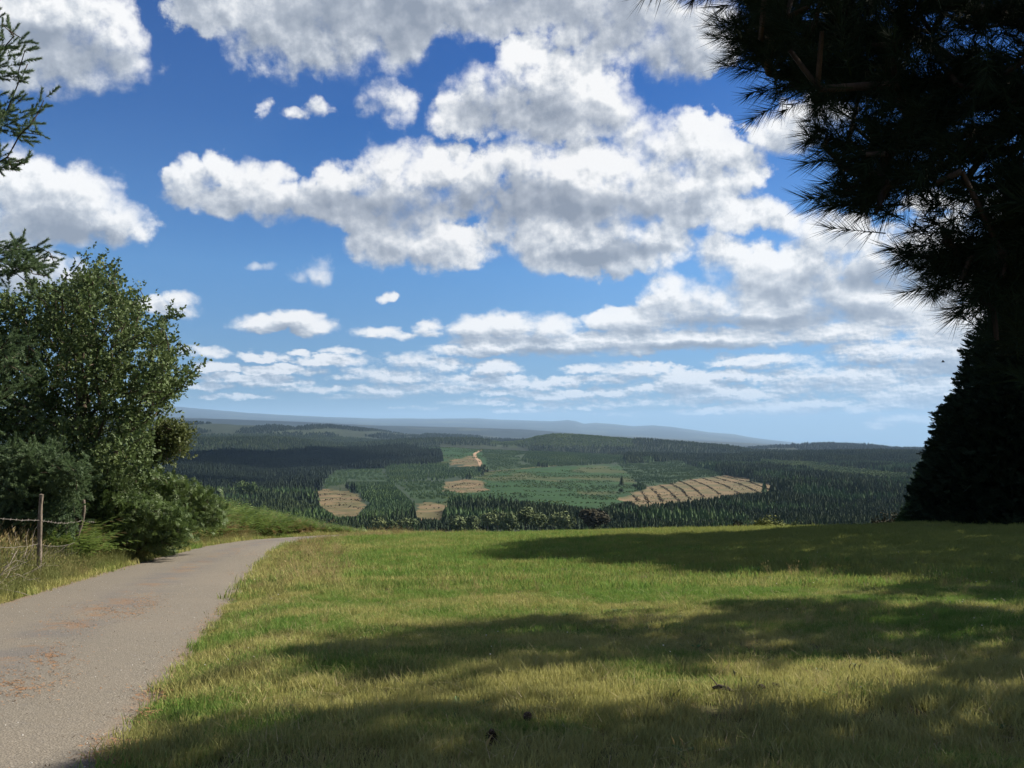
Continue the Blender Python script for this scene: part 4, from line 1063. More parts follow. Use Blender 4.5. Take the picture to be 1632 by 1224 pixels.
def shoot_model(seed, n, L, nl, w, a0=.45, a1=1.15):
    """a pine shoot along +z: needles standing off all round, swept forward"""
    r = np.random.default_rng(seed); t = r.random(n) ** .8; ph = r.uniform(0, 6.28, n); tilt = (a1 - (a1 - a0) * t) * r.uniform(.8, 1.2, n)
    ln = nl * r.uniform(.75, 1.1, n); B = np.column_stack([np.zeros(n), np.zeros(n), t * L])
    D = np.column_stack([np.sin(tilt) * np.cos(ph), np.sin(tilt) * np.sin(ph), np.cos(tilt)])
    S_ = np.cross(D, r.normal(0, 1, (n, 3))); S_ /= np.linalg.norm(S_, axis=1)[:, None]
    V = np.stack([B - S_ * w / 2, B + S_ * w / 2, B + D * ln[:, None]], 1).reshape(-1, 3)
    Fc = np.arange(3 * n).reshape(-1, 3)
    k = len(V); tw = .0035 * L / .22
    V = np.vstack([V, [(tw, 0, -.02), (-tw * .5, tw * .87, -.02), (-tw * .5, -tw * .87, -.02), (0, 0, L)]]); Fc = np.vstack([Fc, [(k, k + 1, k + 3), (k + 1, k + 2, k + 3), (k + 2, k, k + 3)]])
    return V, Fc
def mat_foliage(name, lo, hi, tr, scale=1.2, spec=.25, rough=.55):
    def f(b):
        P = b.geo()['Position']; n = b.noise(P, scale, 3, .6); n2 = b.noise(P, scale * 14, 2, .6)
        return leafy(b, b.mix(b.m('ADD', b.mr(n, .3, .7, 0, .7), b.mr(n2, .35, .65, -.1, .4), clamp=True), lo, hi), tr, rough, spec)
    return mat(name, f)
def mat_bark(name, c0, c1, sc=9):
    def f(b):
        P = b.geo()['Position']; n = b.noise(b.v('MULTIPLY', P, (1, 1, .35)), sc, 5, .65)
        return principled(b, b.ramp(n, [(.35, c0), (.65, c1)]), .92, .12, bump(b, n, .6, .03))
    return mat(name, f)
M_bark = mat_bark('brown_bark', (.035, .028, .020), (.11, .085, .06))
M_barkpine = mat_bark('pine_bark', (.022, .016, .012), (.075, .052, .036))
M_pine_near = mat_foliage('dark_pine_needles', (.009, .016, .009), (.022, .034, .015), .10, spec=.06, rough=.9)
M_pine_blue = mat_foliage('blue_green_pine_needles', (.055, .095, .042), (.13, .185, .080), .28)
M_leaf = mat_foliage('pear_green_leaves', (.040, .070, .022), (.125, .165, .055), .24, spec=.2, rough=.6)

# ------------------------------------------------------------------ the pine hanging over the view, upper right
def overhead_pine():
    # foliage seen against the sky: (px, py, depth) of bough ends and the mass behind them
    tips = [(1131, 62, 3.9, -1, .0), (1140, 25, 3.8, -1, .15), (1135, 100, 3.8, -1, .2), (1155, 130, 3.9, -.8, -.3), (1190, 195, 3.7, -.9, -.5), (1176, 160, 3.8, -.9, -.5), (1215, 175, 3.9, -.7, -.6),
            (1012, 2, 3.6, -.8, -.5), (1092, 22, 3.7, -.5, -.9), (1070, 2, 3.7, -.8, -.5), (1110, 8, 3.8, -.7, -.7), (1285, 215, 3.4, -.95, -.2), (1270, 262, 3.3, -1, -.1), (1290, 245, 3.4, -1, -.2), (1228, 190, 3.7, -.8, -.5), (1205, 150, 3.8, -.9, -.3), (1320, 275, 3.3, -.9, -.3), (1305, 290, 3.3, -.95, .1), (1425, 470, 3.25, -.9, -.2), (1432, 405, 3.3, -1, .1), (1310, 195, 3.6, -.5, -.9), (1330, 180, 3.7, -.4, -.9),
            (1294, 325, 3.2, -1, .05), (1296, 308, 3.25, -.95, .3), (1345, 352, 3.25, -.6, -.8), (1310, 335, 3.2, -.9, -.3), (1372, 352, 3.3, -.4, -.9), (1405, 340, 3.3, .3, -.95), (1385, 345, 3.4, 0, -1), (1345, 290, 3.3, -.7, -.5), (1460, 325, 3.4, -.3, -.9), (1485, 320, 3.5, .2, -1), (1520, 330, 3.5, -.3, -1),
            (1392, 398, 3.3, -1, -.05), (1400, 385, 3.35, -.95, .3), (1420, 430, 3.3, -.7, -.6), (1448, 455, 3.3, -.8, -.35), (1455, 445, 3.3, -.8, .2), (1410, 412, 3.3, -.9, -.3), (1500, 465, 3.35, -.5, -.8), (1470, 395, 3.4, -.7, .6), (1500, 345, 3.6, -.75, .7),
            (1486, 505, 3.2, -1, -.1), (1495, 480, 3.25, -.8, .6), (1530, 505, 3.25, -.6, -.75), (1560, 505, 3.3, -.3, -.95), (1590, 495, 3.3, .1, -1), (1545, 512, 3.3, -.2, -1), (1515, 512, 3.2, -.7, -.6)]
    poly = [(1150, -60), (1150, 40), (1165, 120), (1215, 150), (1270, 140), (1300, 165), (1345, 165), (1330, 200), (1300, 235), (1310, 262), (1325, 300), (1360, 322), (1400, 315), (1440, 300), (1500, 300), (1560, 295), (1570, 350), (1500, 372), (1440, 398), (1470, 425), (1500, 440), (1560, 440), (1560, 468), (1520, 480), (1580, 478), (1640, 455), (1800, 430), (1800, -60)]
    base = np.array([4.6, 5.4, float(ground_z(4.6, 5.4)[0])])
    trunk = [base + np.array([dx, dy, z]) for dx, dy, z in ((0, 0, -.2), (.03, 0, .8), (.0, .03, 1.8), (-.05, .05, 2.8), (-.02, .05, 3.8), (.05, .0, 5.0), (.1, 0, 6.4), (.05, .05, 8), (0, 0, 9.6), (0, 0, 11))]
    T, Dr = [], []
    for (x, y, d, dx, dz) in tips:
        p = at(x, y, d); dv = np.array([dx, rng.uniform(-.25, .25), dz]); dv /= np.linalg.norm(dv)
        T.append(p - dv * .235); Dr.append(dv)
    ntip = len(T)
    n = 0
    gaps = [(1505, 70, 34, 50), (1475, 105, 30, 34), (1405, 195, 34, 18), (1440, 190, 26, 14), (1560, 165, 30, 18), (1345, 152, 26, 12), (1455, 360, 34, 18), (1510, 352, 60, 20), (1550, 458, 50, 14), (1440, 425, 30, 10), (1612, 70, 24, 30), (1595, 300, 16, 20), (1260, 70, 18, 10)]
    while n < 500:
        x, y = rng.uniform(1130, 1790), rng.uniform(-60, 520)
        if not inpoly(np.array([x]), np.array([y]), poly)[0]: continue
        if any(((x - gx) / gw) ** 2 + ((y - gy) / gh) ** 2 < 1 for gx, gy, gw, gh in gaps) and rng.random() < .97: continue
        d = rng.uniform(3.1, 5.2) if y < 320 else rng.uniform(3.2, 4.4)
        T.append(at(x, y, d)); Dr.append(None); n += 1
    # the crown above and beyond the frame
    for i in range(900):
        h = rng.uniform(3.2, 11.5); rad = 3.9 * (1 - ((h - 3.2) / 9.6) ** 1.5) ; a = rng.uniform(0, 6.28); q = rad * rng.uniform(.35, 1) ** .6
        p = base + np.array([cos(a) * q, sin(a) * q, h]); px_, py_ = topx(p)
        if p[1] > .3 and 0 < px_ < 1700 and py_ > -40: continue
        T.append(p); Dr.append(None)
    T = np.array(T); A, par = skeleton(trunk, T, .35)
    t = empty('pine_tree', tuple(base), 'big dark pine whose needled boughs hang into the top right of the view', 'tree')
    A0 = A - base
    me, ch, R = frame_mesh(A0, par, M_barkpine, .004, .17, 6, .5); obj('branches', me, t)
    tr = Acc(); V, Q = tube(A0[:10], np.array([.22, .2, .18, .17, .16, .14, .12, .09, .06, .03]), 10); tr.add(V, Q); obj('trunk', tr.mesh(M_barkpine), t)
    pos, dr = [], []
    par_dir = A - A[np.maximum(par, 0)]
    key = {tuple(np.round(q, 5)): i for i, q in enumerate(A)}
    for j, q in enumerate(T):
        i = key[tuple(np.round(q, 5))]
        pd = par_dir[i] / (np.linalg.norm(par_dir[i]) + 1e-9)
        if Dr[j] is not None:
            pos.append(q); dr.append(Dr[j])
            for s in range(7):       # the older shoots behind the tip
                back = q - Dr[j] * (.10 * (s + 1)) + rng.normal(0, .03, 3); pos.append(back); v = Dr[j] + rng.normal(0, .38, 3); dr.append(v)
        else:
            out_ = (q - (trunk[4] + np.array([0, 0, (q[2] - trunk[4][2]) * .75]))); out_ /= np.linalg.norm(out_) + 1e-9
            for s in range(3 if j < 750 else 2):
                v = pd * .5 + out_ * .9 + rng.normal(0, .42, 3) + np.array([0, 0, -.05]); v = v / np.linalg.norm(v); pos.append(q - v * .13 + rng.normal(0, .04, 3) * (1 if j < 750 else 3)); dr.append(v)
    pos, dr = np.array(pos) - base, np.array(dr); k = len(pos)
    fine = [shoot_model(500 + i, 88, .20, .105, .0030) for i in range(5)]
    px_, py_ = topx(pos + base); out_f = (pos[:, 1] + base[1] < .4) | (px_ > 1760) | (py_ < -120)
    pick = rng.integers(0, 5, k); sc = rng.uniform(.75, 1.1, k)
    fi = np.where(~out_f)[0]; ou = np.where(out_f)[0]
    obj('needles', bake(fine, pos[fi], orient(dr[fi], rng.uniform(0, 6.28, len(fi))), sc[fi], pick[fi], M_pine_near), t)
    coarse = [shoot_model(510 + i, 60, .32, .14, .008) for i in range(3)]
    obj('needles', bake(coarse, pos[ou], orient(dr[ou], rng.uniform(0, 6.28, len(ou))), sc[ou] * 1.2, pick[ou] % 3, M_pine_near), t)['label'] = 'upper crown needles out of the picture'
overhead_pine()

# ------------------------------------------------------------------ tall pines beyond the right edge: their shade lies in bands on the field
SH = [  # shaded patches of the foreground (photo outlines)
 [(780, 885), (830, 868), (930, 858), (1100, 852), (1250, 850), (1420, 842), (1740, 842), (1740, 945), (1480, 925), (1300, 915), (1130, 915), (960, 896), (800, 896)],
 [(1400, 945), (1500, 930), (1740, 930), (1740, 965), (1500, 962)],
 [(1130, 965), (1180, 958), (1250, 962), (1740, 985), (1740, 1150), (1560, 1100), (1420, 1062), (1250, 1050), (1150, 1068), (1030, 1072), (860, 1062), (700, 1058), (640, 1078), (560, 1062), (430, 1075), (360, 1068), (420, 1050), (540, 1026), (700, 1005), (830, 985), (960, 990), (1080, 1005), (1180, 1002), (1110, 985)],
 [(160, 1224), (230, 1196), (330, 1178), (420, 1168), (520, 1140), (620, 1130), (700, 1108), (760, 1118), (860, 1126), (980, 1140), (1080, 1130), (1180, 1135), (1300, 1128), (1440, 1110), (1560, 1118), (1740, 1150), (1740, 1330), (100, 1330)],
 [(0, 1208), (40, 1205), (60, 1224), (60, 1330), (-50, 1330)],
]
LIGHTP = [[(880, 1130), (1000, 1120), (1080, 1130), (1050, 1145), (930, 1150), (830, 1160), (810, 1150)]]
def shade_pines():
    pts = []
    bounds = [(760, 1640, 840, 945), (1400, 1640, 930, 966), (360, 1640, 958, 1150), (100, 1640, 1100, 1330), (-60, 60, 1205, 1330)]
    # even cover of every patch with clumps, placed where the sun's way crosses the crowns beyond the frame
    for q, (poly, bb) in enumerate(zip(SH, bounds)):
        gx = np.arange(-8, 30, .40 if q > 1 else .55); gy = np.arange(1.5, 48, .40 if q > 1 else .55); X, Y = np.meshgrid(gx, gy); X, Y = X.ravel(), Y.ravel()
        X = X + rng.uniform(-.25, .25, X.size); Y = Y + rng.uniform(-.25, .25, Y.size); Z = ground_z(X, Y)
        u, v = topx(np.column_stack([X, Y, Z])); k = inpoly(u, v, poly) & (Y > 1.5)
        for lp in LIGHTP: k &= ~inpoly(u, v, lp)
        edge_keep = rng.random(len(X)) < .93; k &= edge_keep
        pts.append(np.column_stack([X[k], Y[k], Z[k], np.full(k.sum(), q)]))
    pts = np.vstack(pts); G = pts[:, :3]; q = pts[:, 3]
    a, b_, c_ = SDIR
    # least way along the sun ray to be out of the picture, plus a spread through the crown
    tmin = (.575 * G[:, 1] + 1.9 - G[:, 0]) / (a - .575 * b_); tmin = np.maximum(tmin, 2.5 / c_)
    tt = tmin + rng.uniform(.3, 5.5, len(G)) + np.where(q < 2, 1.0, 0)
    C = G + SDIR[None] * tt[:, None]
    return C, q
C_all, Q_all = shade_pines()
def shade_tree(idx, base, label, seed):
    C = C_all[idx]; gz = float(ground_z(*base)[0]); B = np.array([base[0], base[1], gz]); top = max(C[:, 2].max() + .5, gz + 6)
    trunk = [B + np.array([rng.normal(0, .05), rng.normal(0, .05), z]) for z in np.linspace(-.2, top - gz, 12)]
    sub = rng.permutation(len(C))[:260]; A, par = skeleton(trunk, C[sub] + 0, .3)
    t = empty('pine_tree', tuple(B), label, 'tree', 'tall pines standing beyond the right edge of the field')
    me, ch, R = frame_mesh(A - B, par, M_barkpine, .010, .07, 5); obj('branches', me, t)
    V, Q = tube(np.array(trunk) - B, np.linspace(.17, .04, 12), 8); ac = Acc(); ac.add(V, Q); obj('trunk', ac.mesh(M_barkpine), t)
    m_ = [shoot_model(520 + i, 70, .42, .22, .032, .5, 1.3) for i in range(3)]
    big = np.repeat(np.where(Q_all[idx] < 2, 1.5, 1.05), 6); P = np.repeat(C, 6, 0) + rng.normal(0, .17, (len(C) * 6, 3)); D = rng.normal(0, 1, P.shape) + np.array([0, 0, .3])
    obj('needles', bake(m_, P - B, orient(D, rng.uniform(0, 6.28, len(P))), rng.uniform(.8, 1.1, len(P)) * big, rng.integers(0, 3, len(P)), M_pine_near), t)
cx = C_all[:, :2]
bases = [(11.5, 4.5), (15.5, 12), (21, 21), (29, 32), (7, -1.5)]
own = np.argmin(np.stack([np.hypot(cx[:, 0] - bx, cx[:, 1] - by) for bx, by in bases]), 0)
print('shade clumps', len(cx), C_all.min(0), C_all.max(0), np.bincount(own))
for i, bse in enumerate(bases):
    idx = np.where(own == i)[0]
    if len(idx) > 12: shade_tree(idx, bse, 'tall pine beyond the right edge, ' + ['beside the overhanging pine', 'between the overhanging pine and the dark conifer', 'closer to the dark conifer', 'right behind the dark conifer', 'nearest the camera on the right'][i], i)

# ------------------------------------------------------------------ the great dark conifer at the right edge
def spray_model(seed):
    """flat hanging fan of scale-leaved twigs, along +z"""
    r = np.random.default_rng(seed); V, T = [], []
    for i in range(9):
        t = i / 8; s = (-1) ** i; L = .26 * (1 - t * .72) * r.uniform(.8, 1.2); a = .75 - .45 * t; w = .03
        b0 = np.array([0, 0, t * .34]); d = np.array([s * sin(a), r.normal(0, .15), cos(a)]) * L; p = np.array([cos(a), 0, -s * sin(a)]) * w
        k = len(V); V += [b0 - p, b0 + p, b0 + d * .65 + p * .9 + (0, .03, 0), b0 + d]; T += [(k, k + 1, k + 2), (k, k + 2, k + 3)]
    return np.array(V), np.array(T)
def big_conifer(base, H_, R_, label, seed, n, lean=0, prof=.85, mfol=None, cat='tree'):
    r = np.random.default_rng(seed); B = np.array([base[0], base[1], float(ground_z(*base)[0]) - .1]); t = empty('conifer_tree', tuple(B), label, cat)
    h = r.random(n) ** 1.35; ph = r.uniform(0, 6.28, n)
    rad = R_ * (1 - h) ** prof * (1 + .14 * (VN(seed + 1)(ph * 1.6, h * 12, 3) - .5) * 2) * np.where(r.random(n) < .3, r.uniform(.45, .8, n), r.uniform(.78, 1.02, n))
    P = np.column_stack([np.cos(ph) * rad, np.sin(ph) * rad, h * H_ + .2])
    out_ = np.column_stack([np.cos(ph), np.sin(ph), np.zeros(n)]); D = out_ * .8 + np.array([0, 0, .35]) + r.normal(0, .33, (n, 3))
    models = [spray_model(seed + 20 + i) for i in range(4)]
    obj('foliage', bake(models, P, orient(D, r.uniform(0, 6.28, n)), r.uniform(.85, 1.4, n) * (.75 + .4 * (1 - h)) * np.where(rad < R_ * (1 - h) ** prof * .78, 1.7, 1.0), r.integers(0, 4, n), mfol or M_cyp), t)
    V, Q = tube([(0, 0, -.2), (0, 0, H_ * .3), (0, 0, H_ * .9)], [R_ * .07, R_ * .055, .03], 8); ac = Acc(); ac.add(V, Q); obj('trunk', ac.mesh(M_bark), t)
    # inner limbs keep the crown from being seen through
    ac = Acc()
    for i in range(90):
        hh = r.random() ** 1.2; a = r.uniform(0, 6.28); q = R_ * (1 - hh) ** prof * .85; z = hh * H_
        V, Q = tube([(0, 0, z), (cos(a) * q * .5, sin(a) * q * .5, z + .1), (cos(a) * q, sin(a) * q, z + .5)], [.06, .04, .015], 4); ac.add(V, Q)
    obj('limbs', ac.mesh(M_bark), t)
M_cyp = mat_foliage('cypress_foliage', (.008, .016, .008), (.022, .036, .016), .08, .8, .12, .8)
M_cyp_light = mat_foliage('lighter_cypress_foliage', (.022, .045, .018), (.055, .085, .030), .12, .8, .12, .8)
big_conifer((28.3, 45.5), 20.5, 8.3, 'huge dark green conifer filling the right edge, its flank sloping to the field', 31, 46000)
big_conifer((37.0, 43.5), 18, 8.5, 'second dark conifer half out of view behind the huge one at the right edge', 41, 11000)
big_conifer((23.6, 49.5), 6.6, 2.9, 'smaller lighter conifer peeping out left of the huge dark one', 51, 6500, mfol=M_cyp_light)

# ------------------------------------------------------------------ leafy trees on the left
def leaf_model(seed, k=5):
    """a twig end with a handful of leaves, along +z"""
    r = np.random.default_rng(seed); V, T = [], []
    for i in range(k):
        t = .03 + .17 * i / k; a = r.uniform(0, 6.28); d = np.array([cos(a) * .8, sin(a) * .8, .6]); d /= np.linalg.norm(d); s = np.cross(d, r.normal(0, 1, 3)); s /= np.linalg.norm(s)
        L = r.uniform(.065, .10); w = L * .36; b0 = np.array([0, 0, t]); j = len(V)
        V += [b0, b0 + d * L * .5 + s * w, b0 + d * L, b0 + d * L * .5 - s * w]; T += [(j, j + 1, j + 2), (j, j + 2, j + 3)]
    return np.array(V), np.array(T)
def leafy_tree(px_outline, depth, base, trunk_top, label, m, ntw, spread_d, seed, name='broadleaf_tree', leafs=None, scl=(1.0, 1.5), cat='tree', group=None, shoots=(), rtr=.16, tw=6):
    """crown filled inside an outline (photo px) with real depth around it"""
    r = np.random.default_rng(seed); xs = [p[0] for p in px_outline]; ys = [p[1] for p in px_outline]; T = []
    cxm, = (np.mean(xs),); half = (max(xs) - min(xs)) / 2 / F * depth
    while len(T) < ntw:
        x, y = r.uniform(min(xs), max(xs)), r.uniform(min(ys), max(ys))
        if not inpoly(np.array([x]), np.array([y]), px_outline)[0]: continue
        dd = depth + r.uniform(-1, 1) * spread_d * half * sqrt(max(.05, 1 - ((x - cxm) / F * depth / half) ** 2)); T.append(at(x, y, dd))
    for (x, y) in shoots: T.append(at(x, y, depth + r.uniform(-.5, .5)))
    T = np.array(T); gz = float(ground_z(*base)[0]); B = np.array([base[0], base[1], gz]); tt = np.array(trunk_top)
    trunk = [B * (1 - s) + tt * s + np.array([sin(s * 5) * .12, cos(s * 4) * .1, 0]) for s in np.linspace(0, 1, 8)]; trunk[0] = B + np.array([0, 0, -.2])
    A, par = skeleton(trunk, T, .45)
    t = empty(name, tuple(B), label, cat, group)
    me, ch, R = frame_mesh(A - B, par, M_bark, .006, rtr, 6, .5); obj('branches', me, t)
    V, Q = tube(np.array(trunk) - B, np.linspace(rtr * 1.2, rtr * .7, 8), 9); ac = Acc(); ac.add(V, Q); obj('trunk', ac.mesh(M_bark), t)
    pd = A - A[np.maximum(par, 0)]; ends = np.arange(8, len(A)); P0 = np.repeat(A[ends], tw, 0); D0 = np.repeat(pd[ends], tw, 0); D0 /= np.linalg.norm(D0, axis=1)[:, None] + 1e-9
    fr = r.random(len(P0))[:, None]; P0 = P0 - np.repeat(pd[ends], tw, 0) * fr * .6 + r.normal(0, .13, P0.shape)
    D0 = D0 + r.normal(0, .7, D0.shape) + np.array([0, 0, .35])
    models = leafs or [leaf_model(600 + i, 6) for i in range(5)]
    obj('leaves', bake(models, P0 - B, orient(D0, r.uniform(0, 6.28, len(P0))), r.uniform(*scl, len(P0)), r.integers(0, len(models), len(P0)), m), t)
out1 = [(30, 470), (60, 455), (100, 462), (128, 440), (140, 425), (158, 422), (170, 440), (185, 438), (196, 455), (205, 470), (222, 480), (226, 500), (240, 520), (268, 515), (272, 535), (284, 560), (292, 585), (300, 600), (280, 640), (262, 655), (252, 672), (232, 690), (248, 705), (232, 735), (236, 765), (200, 775), (120, 760), (70, 742), (20, 735), (-60, 720), (-60, 480)]
zt = at(140, 600, 29.5)
leafy_tree(out1, 29.5, (-13.4, 29.5), (zt[0], 29.5, zt[2]), 'big round-leaved tree left of the lane, behind the bracken thicket', M_leaf, 1150, .95, 71,
           shoots=[(131, 414), (145, 410), (163, 415), (182, 428), (223, 462), (232, 478), (258, 505), (278, 492), (282, 500), (300, 590), (318, 585), (300, 558), (285, 545), (292, 615), (64, 452), (104, 442)], tw=8)
M_rowan = mat_foliage('feathery_leaves', (.055, .075, .022), (.12, .14, .045), .3)
leafy_tree([(238, 700), (262, 672), (290, 682), (304, 690), (296, 705), (306, 712), (285, 725), (262, 735), (240, 745), (226, 725)], 31.5, (-12.2, 31.5), tuple(at(238, 745, 31.5)), 'low feathery tree sticking out right of the big round-leaved tree', M_rowan, 170, .9, 72, 'small_tree', scl=(.9, 1.3), rtr=.06, tw=7)

# blue-green pines by the fence
def pine_part(outline, depth, base, top, label, n, seed, shoots=(), sc=(1.0, 1.4), name='pine_tree', rtr=.14, m=None, drp=.25, needle=(120, .26, .070, .012), per=7):
    r = np.random.default_rng(seed); xs = [p[0] for p in outline]; ys = [p[1] for p in outline]; T = []
    while len(T) < n:
        x, y = r.uniform(min(xs), max(xs)), r.uniform(min(ys), max(ys))
        if inpoly(np.array([x]), np.array([y]), outline)[0]: T.append(at(x, y, depth + r.uniform(-1.3, 1.3)))
    Dr = [None] * len(T)
    for (x, y, dx, dz) in shoots: T.append(at(x, y, depth + r.uniform(-.5, .5))); Dr.append(np.array([dx, r.uniform(-.3, .3), dz]))
    T = np.array(T); B = np.array([base[0], base[1], float(ground_z(*base)[0])]); tt = np.array(top)
    trunk = [B * (1 - s) + tt * s for s in np.linspace(0, 1, 12)]; A, par = skeleton(trunk, T, .25)
    t = empty(name, tuple(B), label, 'tree'); me, ch, R = frame_mesh(A - B, par, M_barkpine, .006, rtr * .6, 5, .5); obj('branches', me, t)
    V, Q = tube(np.array(trunk) - B, np.linspace(rtr, rtr * .3, 12), 8); ac = Acc(); ac.add(V, Q); obj('trunk', ac.mesh(M_barkpine), t)
    pd = A - A[np.maximum(par, 0)]; key = {tuple(np.round(q, 5)): i for i, q in enumerate(A)}; pos, dr = [], []
    for q, d0 in zip(T, Dr):
        i = key[tuple(np.round(q, 5))]; v0 = pd[i] / (np.linalg.norm(pd[i]) + 1e-9)
        for s in range(per):
            pos.append(q - (v0 if d0 is None else d0) * .13 * s + r.normal(0, .05, 3)); dr.append((v0 if d0 is None else d0) + r.normal(0, .45, 3) + np.array([0, 0, drp]))
    pos, dr = np.array(pos) - B, np.array(dr); mdl = [shoot_model(seed * 7 + i, *needle) for i in range(4)]
    obj('needles', bake(mdl, pos, orient(dr, r.uniform(0, 6.28, len(pos))), r.uniform(*sc, len(pos)), r.integers(0, 4, len(pos)), m or M_pine_blue), t)
# tall one, trunk just outside the left edge, boughs reaching in
pine_part([(-260, -60), (-60, -60), (-12, 20), (-8, 120), (18, 180), (-4, 260), (-30, 300), (-40, 360), (20, 395), (60, 400), (66, 430), (30, 455), (-30, 465), (-40, 500), (20, 520), (66, 560), (70, 590), (40, 620), (0, 650), (-40, 700), (-260, 760)], 20.5, (-14.6, 20.5), (-13.9, 20.5, 11.5),
          'tall blue-green pine at the left edge with boughs reaching into the sky', 560, 81,
          shoots=[(36, 62, .9, .45), (40, 80, .95, .2), (22, 58, .5, .85), (44, 102, .95, .2), (30, 112, .9, .1), (30, 130, .8, -.2), (2, 38, .1, 1), (70, 160, .5, .85), (58, 178, .8, .4), (66, 215, .95, 0), (48, 200, .9, .1), (30, 218, .6, -.3), (20, 155, .8, .5), (34, 160, .8, .6), (40, 262, .95, .1), (20, 272, .7, -.3), (12, 250, .8, .3), (80, 404, .95, .1), (88, 424, .95, -.1), (76, 440, .7, -.4), (58, 392, .8, .4), (50, 455, .4, -.7), (36, 384, .6, .6)])
# bushy young pine behind the fence
pine_part([(-40, 720), (10, 715), (40, 722), (72, 712), (84, 735), (118, 735), (134, 760), (138, 785), (120, 800), (132, 820), (110, 845), (60, 850), (-40, 850)], 24, (-12.9, 24), tuple(at(35, 735, 24)),
          'low bushy blue-green pine behind the fence wire', 330, 82, shoots=[(95, 714, .5, .8), (85, 722, .6, .7), (128, 752, .8, .4), (134, 775, .9, .1), (20, 712, .1, 1), (45, 716, .2, 1)], name='young_pine', rtr=.07)
# ------------------------------------------------------------------ bracken thicket and shrubs left of the lane
def near_hit(px, py, lift=0.0):
    """where a photo pixel meets the near ground"""
    a, c = ray(px, py); D = np.linspace(3, 64, 6000); h = EYE + c * D - ground_z(a * D, D) - lift; k = int(np.argmax(h < 0)); Y = D[k]
    return np.array([a * Y, Y, float(ground_z(a * Y, Y)[0])])
def frond(r, L, az, lean):
    """arching fern frond: stalk and paired leaflets"""
    V, T = [], []; n = 11; hd = np.array([cos(az), sin(az), 0]); sd_ = np.array([-sin(az), cos(az), 0]); P = []
    for i in range(n + 1):
        t = i / n; P.append(hd * (lean * L * t ** 1.7) + np.array([0, 0, L * (t - .42 * lean * t ** 2.6)]))
    w = .006
    for i in range(n):
        k = len(V); V += [P[i] - sd_ * w, P[i] + sd_ * w, P[i + 1]]; T.append((k, k + 1, k + 2))
        if i < 2: continue
        t = i / n; pl = L * .34 * (1 - t) ** .75 * (1 if i > 2 else .8) + .02
        for s in (-1, 1):
            tip = P[i] + sd_ * s * pl + (P[min(i + 1, n)] - P[i]) * 1.2 + np.array([0, 0, -.22 * pl + r.normal(0, .02)]); mid = (P[i] + tip) / 2; ax = (P[i + 1] - P[i]); ax = ax / np.linalg.norm(ax) * pl * .19
            k = len(V); V += [P[i], mid + ax, tip, mid - ax]; T += [(k, k + 1, k + 2), (k, k + 2, k + 3)]
    return np.array(V), np.array(T)
def bracken_form(seed, nf, m):
    r = np.random.default_rng(seed); V, T, n = [], [], 0
    for i in range(nf):
        v, t = frond(r, r.uniform(.75, 1.05), r.uniform(0, 6.28), r.uniform(.35, .95)); v = v + np.array([r.normal(0, .08), r.normal(0, .08), 0]); V.append(v); T.append(t + n); n += len(v)
    return mesh(np.vstack(V), np.vstack(T), m)
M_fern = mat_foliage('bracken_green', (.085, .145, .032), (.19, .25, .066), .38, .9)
M_fern_d = mat_foliage('deep_green_bracken', (.050, .088, .022), (.11, .15, .045), .3, .9)  # deeper green than the open bracken, for the bushes
M_fernb = mat_foliage('browning_bracken', (.13, .10, .04), (.24, .17, .075), .3, .9)
ferns = [proto_obj(bracken_form(700 + i, 7, M_fern), 'bracken_form') for i in range(5)]
fernb = [proto_obj(bracken_form(710 + i, 6, M_fernb), 'bracken_form') for i in range(1)]
TOPX = [100, 140, 175, 215, 250, 290, 330, 365, 400, 470, 540, 600, 625]; TOPY = [800, 786, 768, 764, 762, 774, 789, 797, 807, 823, 838, 848, 852]
def bracken():
    n = 26000; px_ = rng.uniform(96, 622, n); Y = rng.uniform(23, 62, n); X = (px_ - 816) / F * Y
    gap = lane_gap(X, Y); k = ~on_lane(X, Y) & (gap > .75 + .9 * vn1(X / 1.1, Y / 1.1, 2))
    dl, dr = road_side(X, np.clip(Y, -30, 48)); leftside = dl < 0; beyond = (Y > 49) & ~on_lane(X, Y) & (X < -1)
    # beyond the bend only on the far side of the lane
    far_ok = (Y > np.interp(X, RL[120:, 0][np.argsort(RL[120:, 0])], RL[120:, 1][np.argsort(RL[120:, 0])]) + .8) & (Y > 44)
    k &= (leftside & (Y < 46)) | far_ok; X, Y, px_ = X[k], Y[k], px_[k]
    Z = ground_z(X, Y); ty = np.interp(px_, TOPX, TOPY) + rng.normal(0, 1.5, len(X)); a = (612 - ty) / F; sl = (sin(PITCH) + a * cos(PITCH)) / (cos(PITCH) - a * sin(PITCH))
    h = EYE + sl * Y - Z; k = h > .35; k &= rng.random(len(h)) < (.28 + .72 * (h < 2.6)); X, Y, Z, h, px_ = X[k], Y[k], Z[k], h[k], px_[k]
    gap = lane_gap(X, Y); cap = np.minimum(1.0 + .45 * np.clip(gap - .8, 0, 4), 2.6); hh = np.minimum(h / .86, cap) * rng.uniform(.72, 1.0, len(h))
    m = len(X); rot = np.stack([rng.normal(0, .14, m), rng.normal(0, .14, m), rng.uniform(0, 6.28, m)], 1); w = np.clip(hh, .6, 1.35) * 1.25
    pick = np.where(rng.random(m) < .045, 5, rng.integers(0, 5, m))
    scatter('bracken', np.column_stack([X, Y, Z]), rot, np.column_stack([w, w, hh]), ferns + fernb, pick, 'green bracken thicket along the left of the lane and over the bank beyond its bend', 'bracken')
    print('bracken', m)
bracken()
M_broom = mat_foliage('broom_green', (.045, .080, .022), (.10, .135, .045), .2, 1.5)
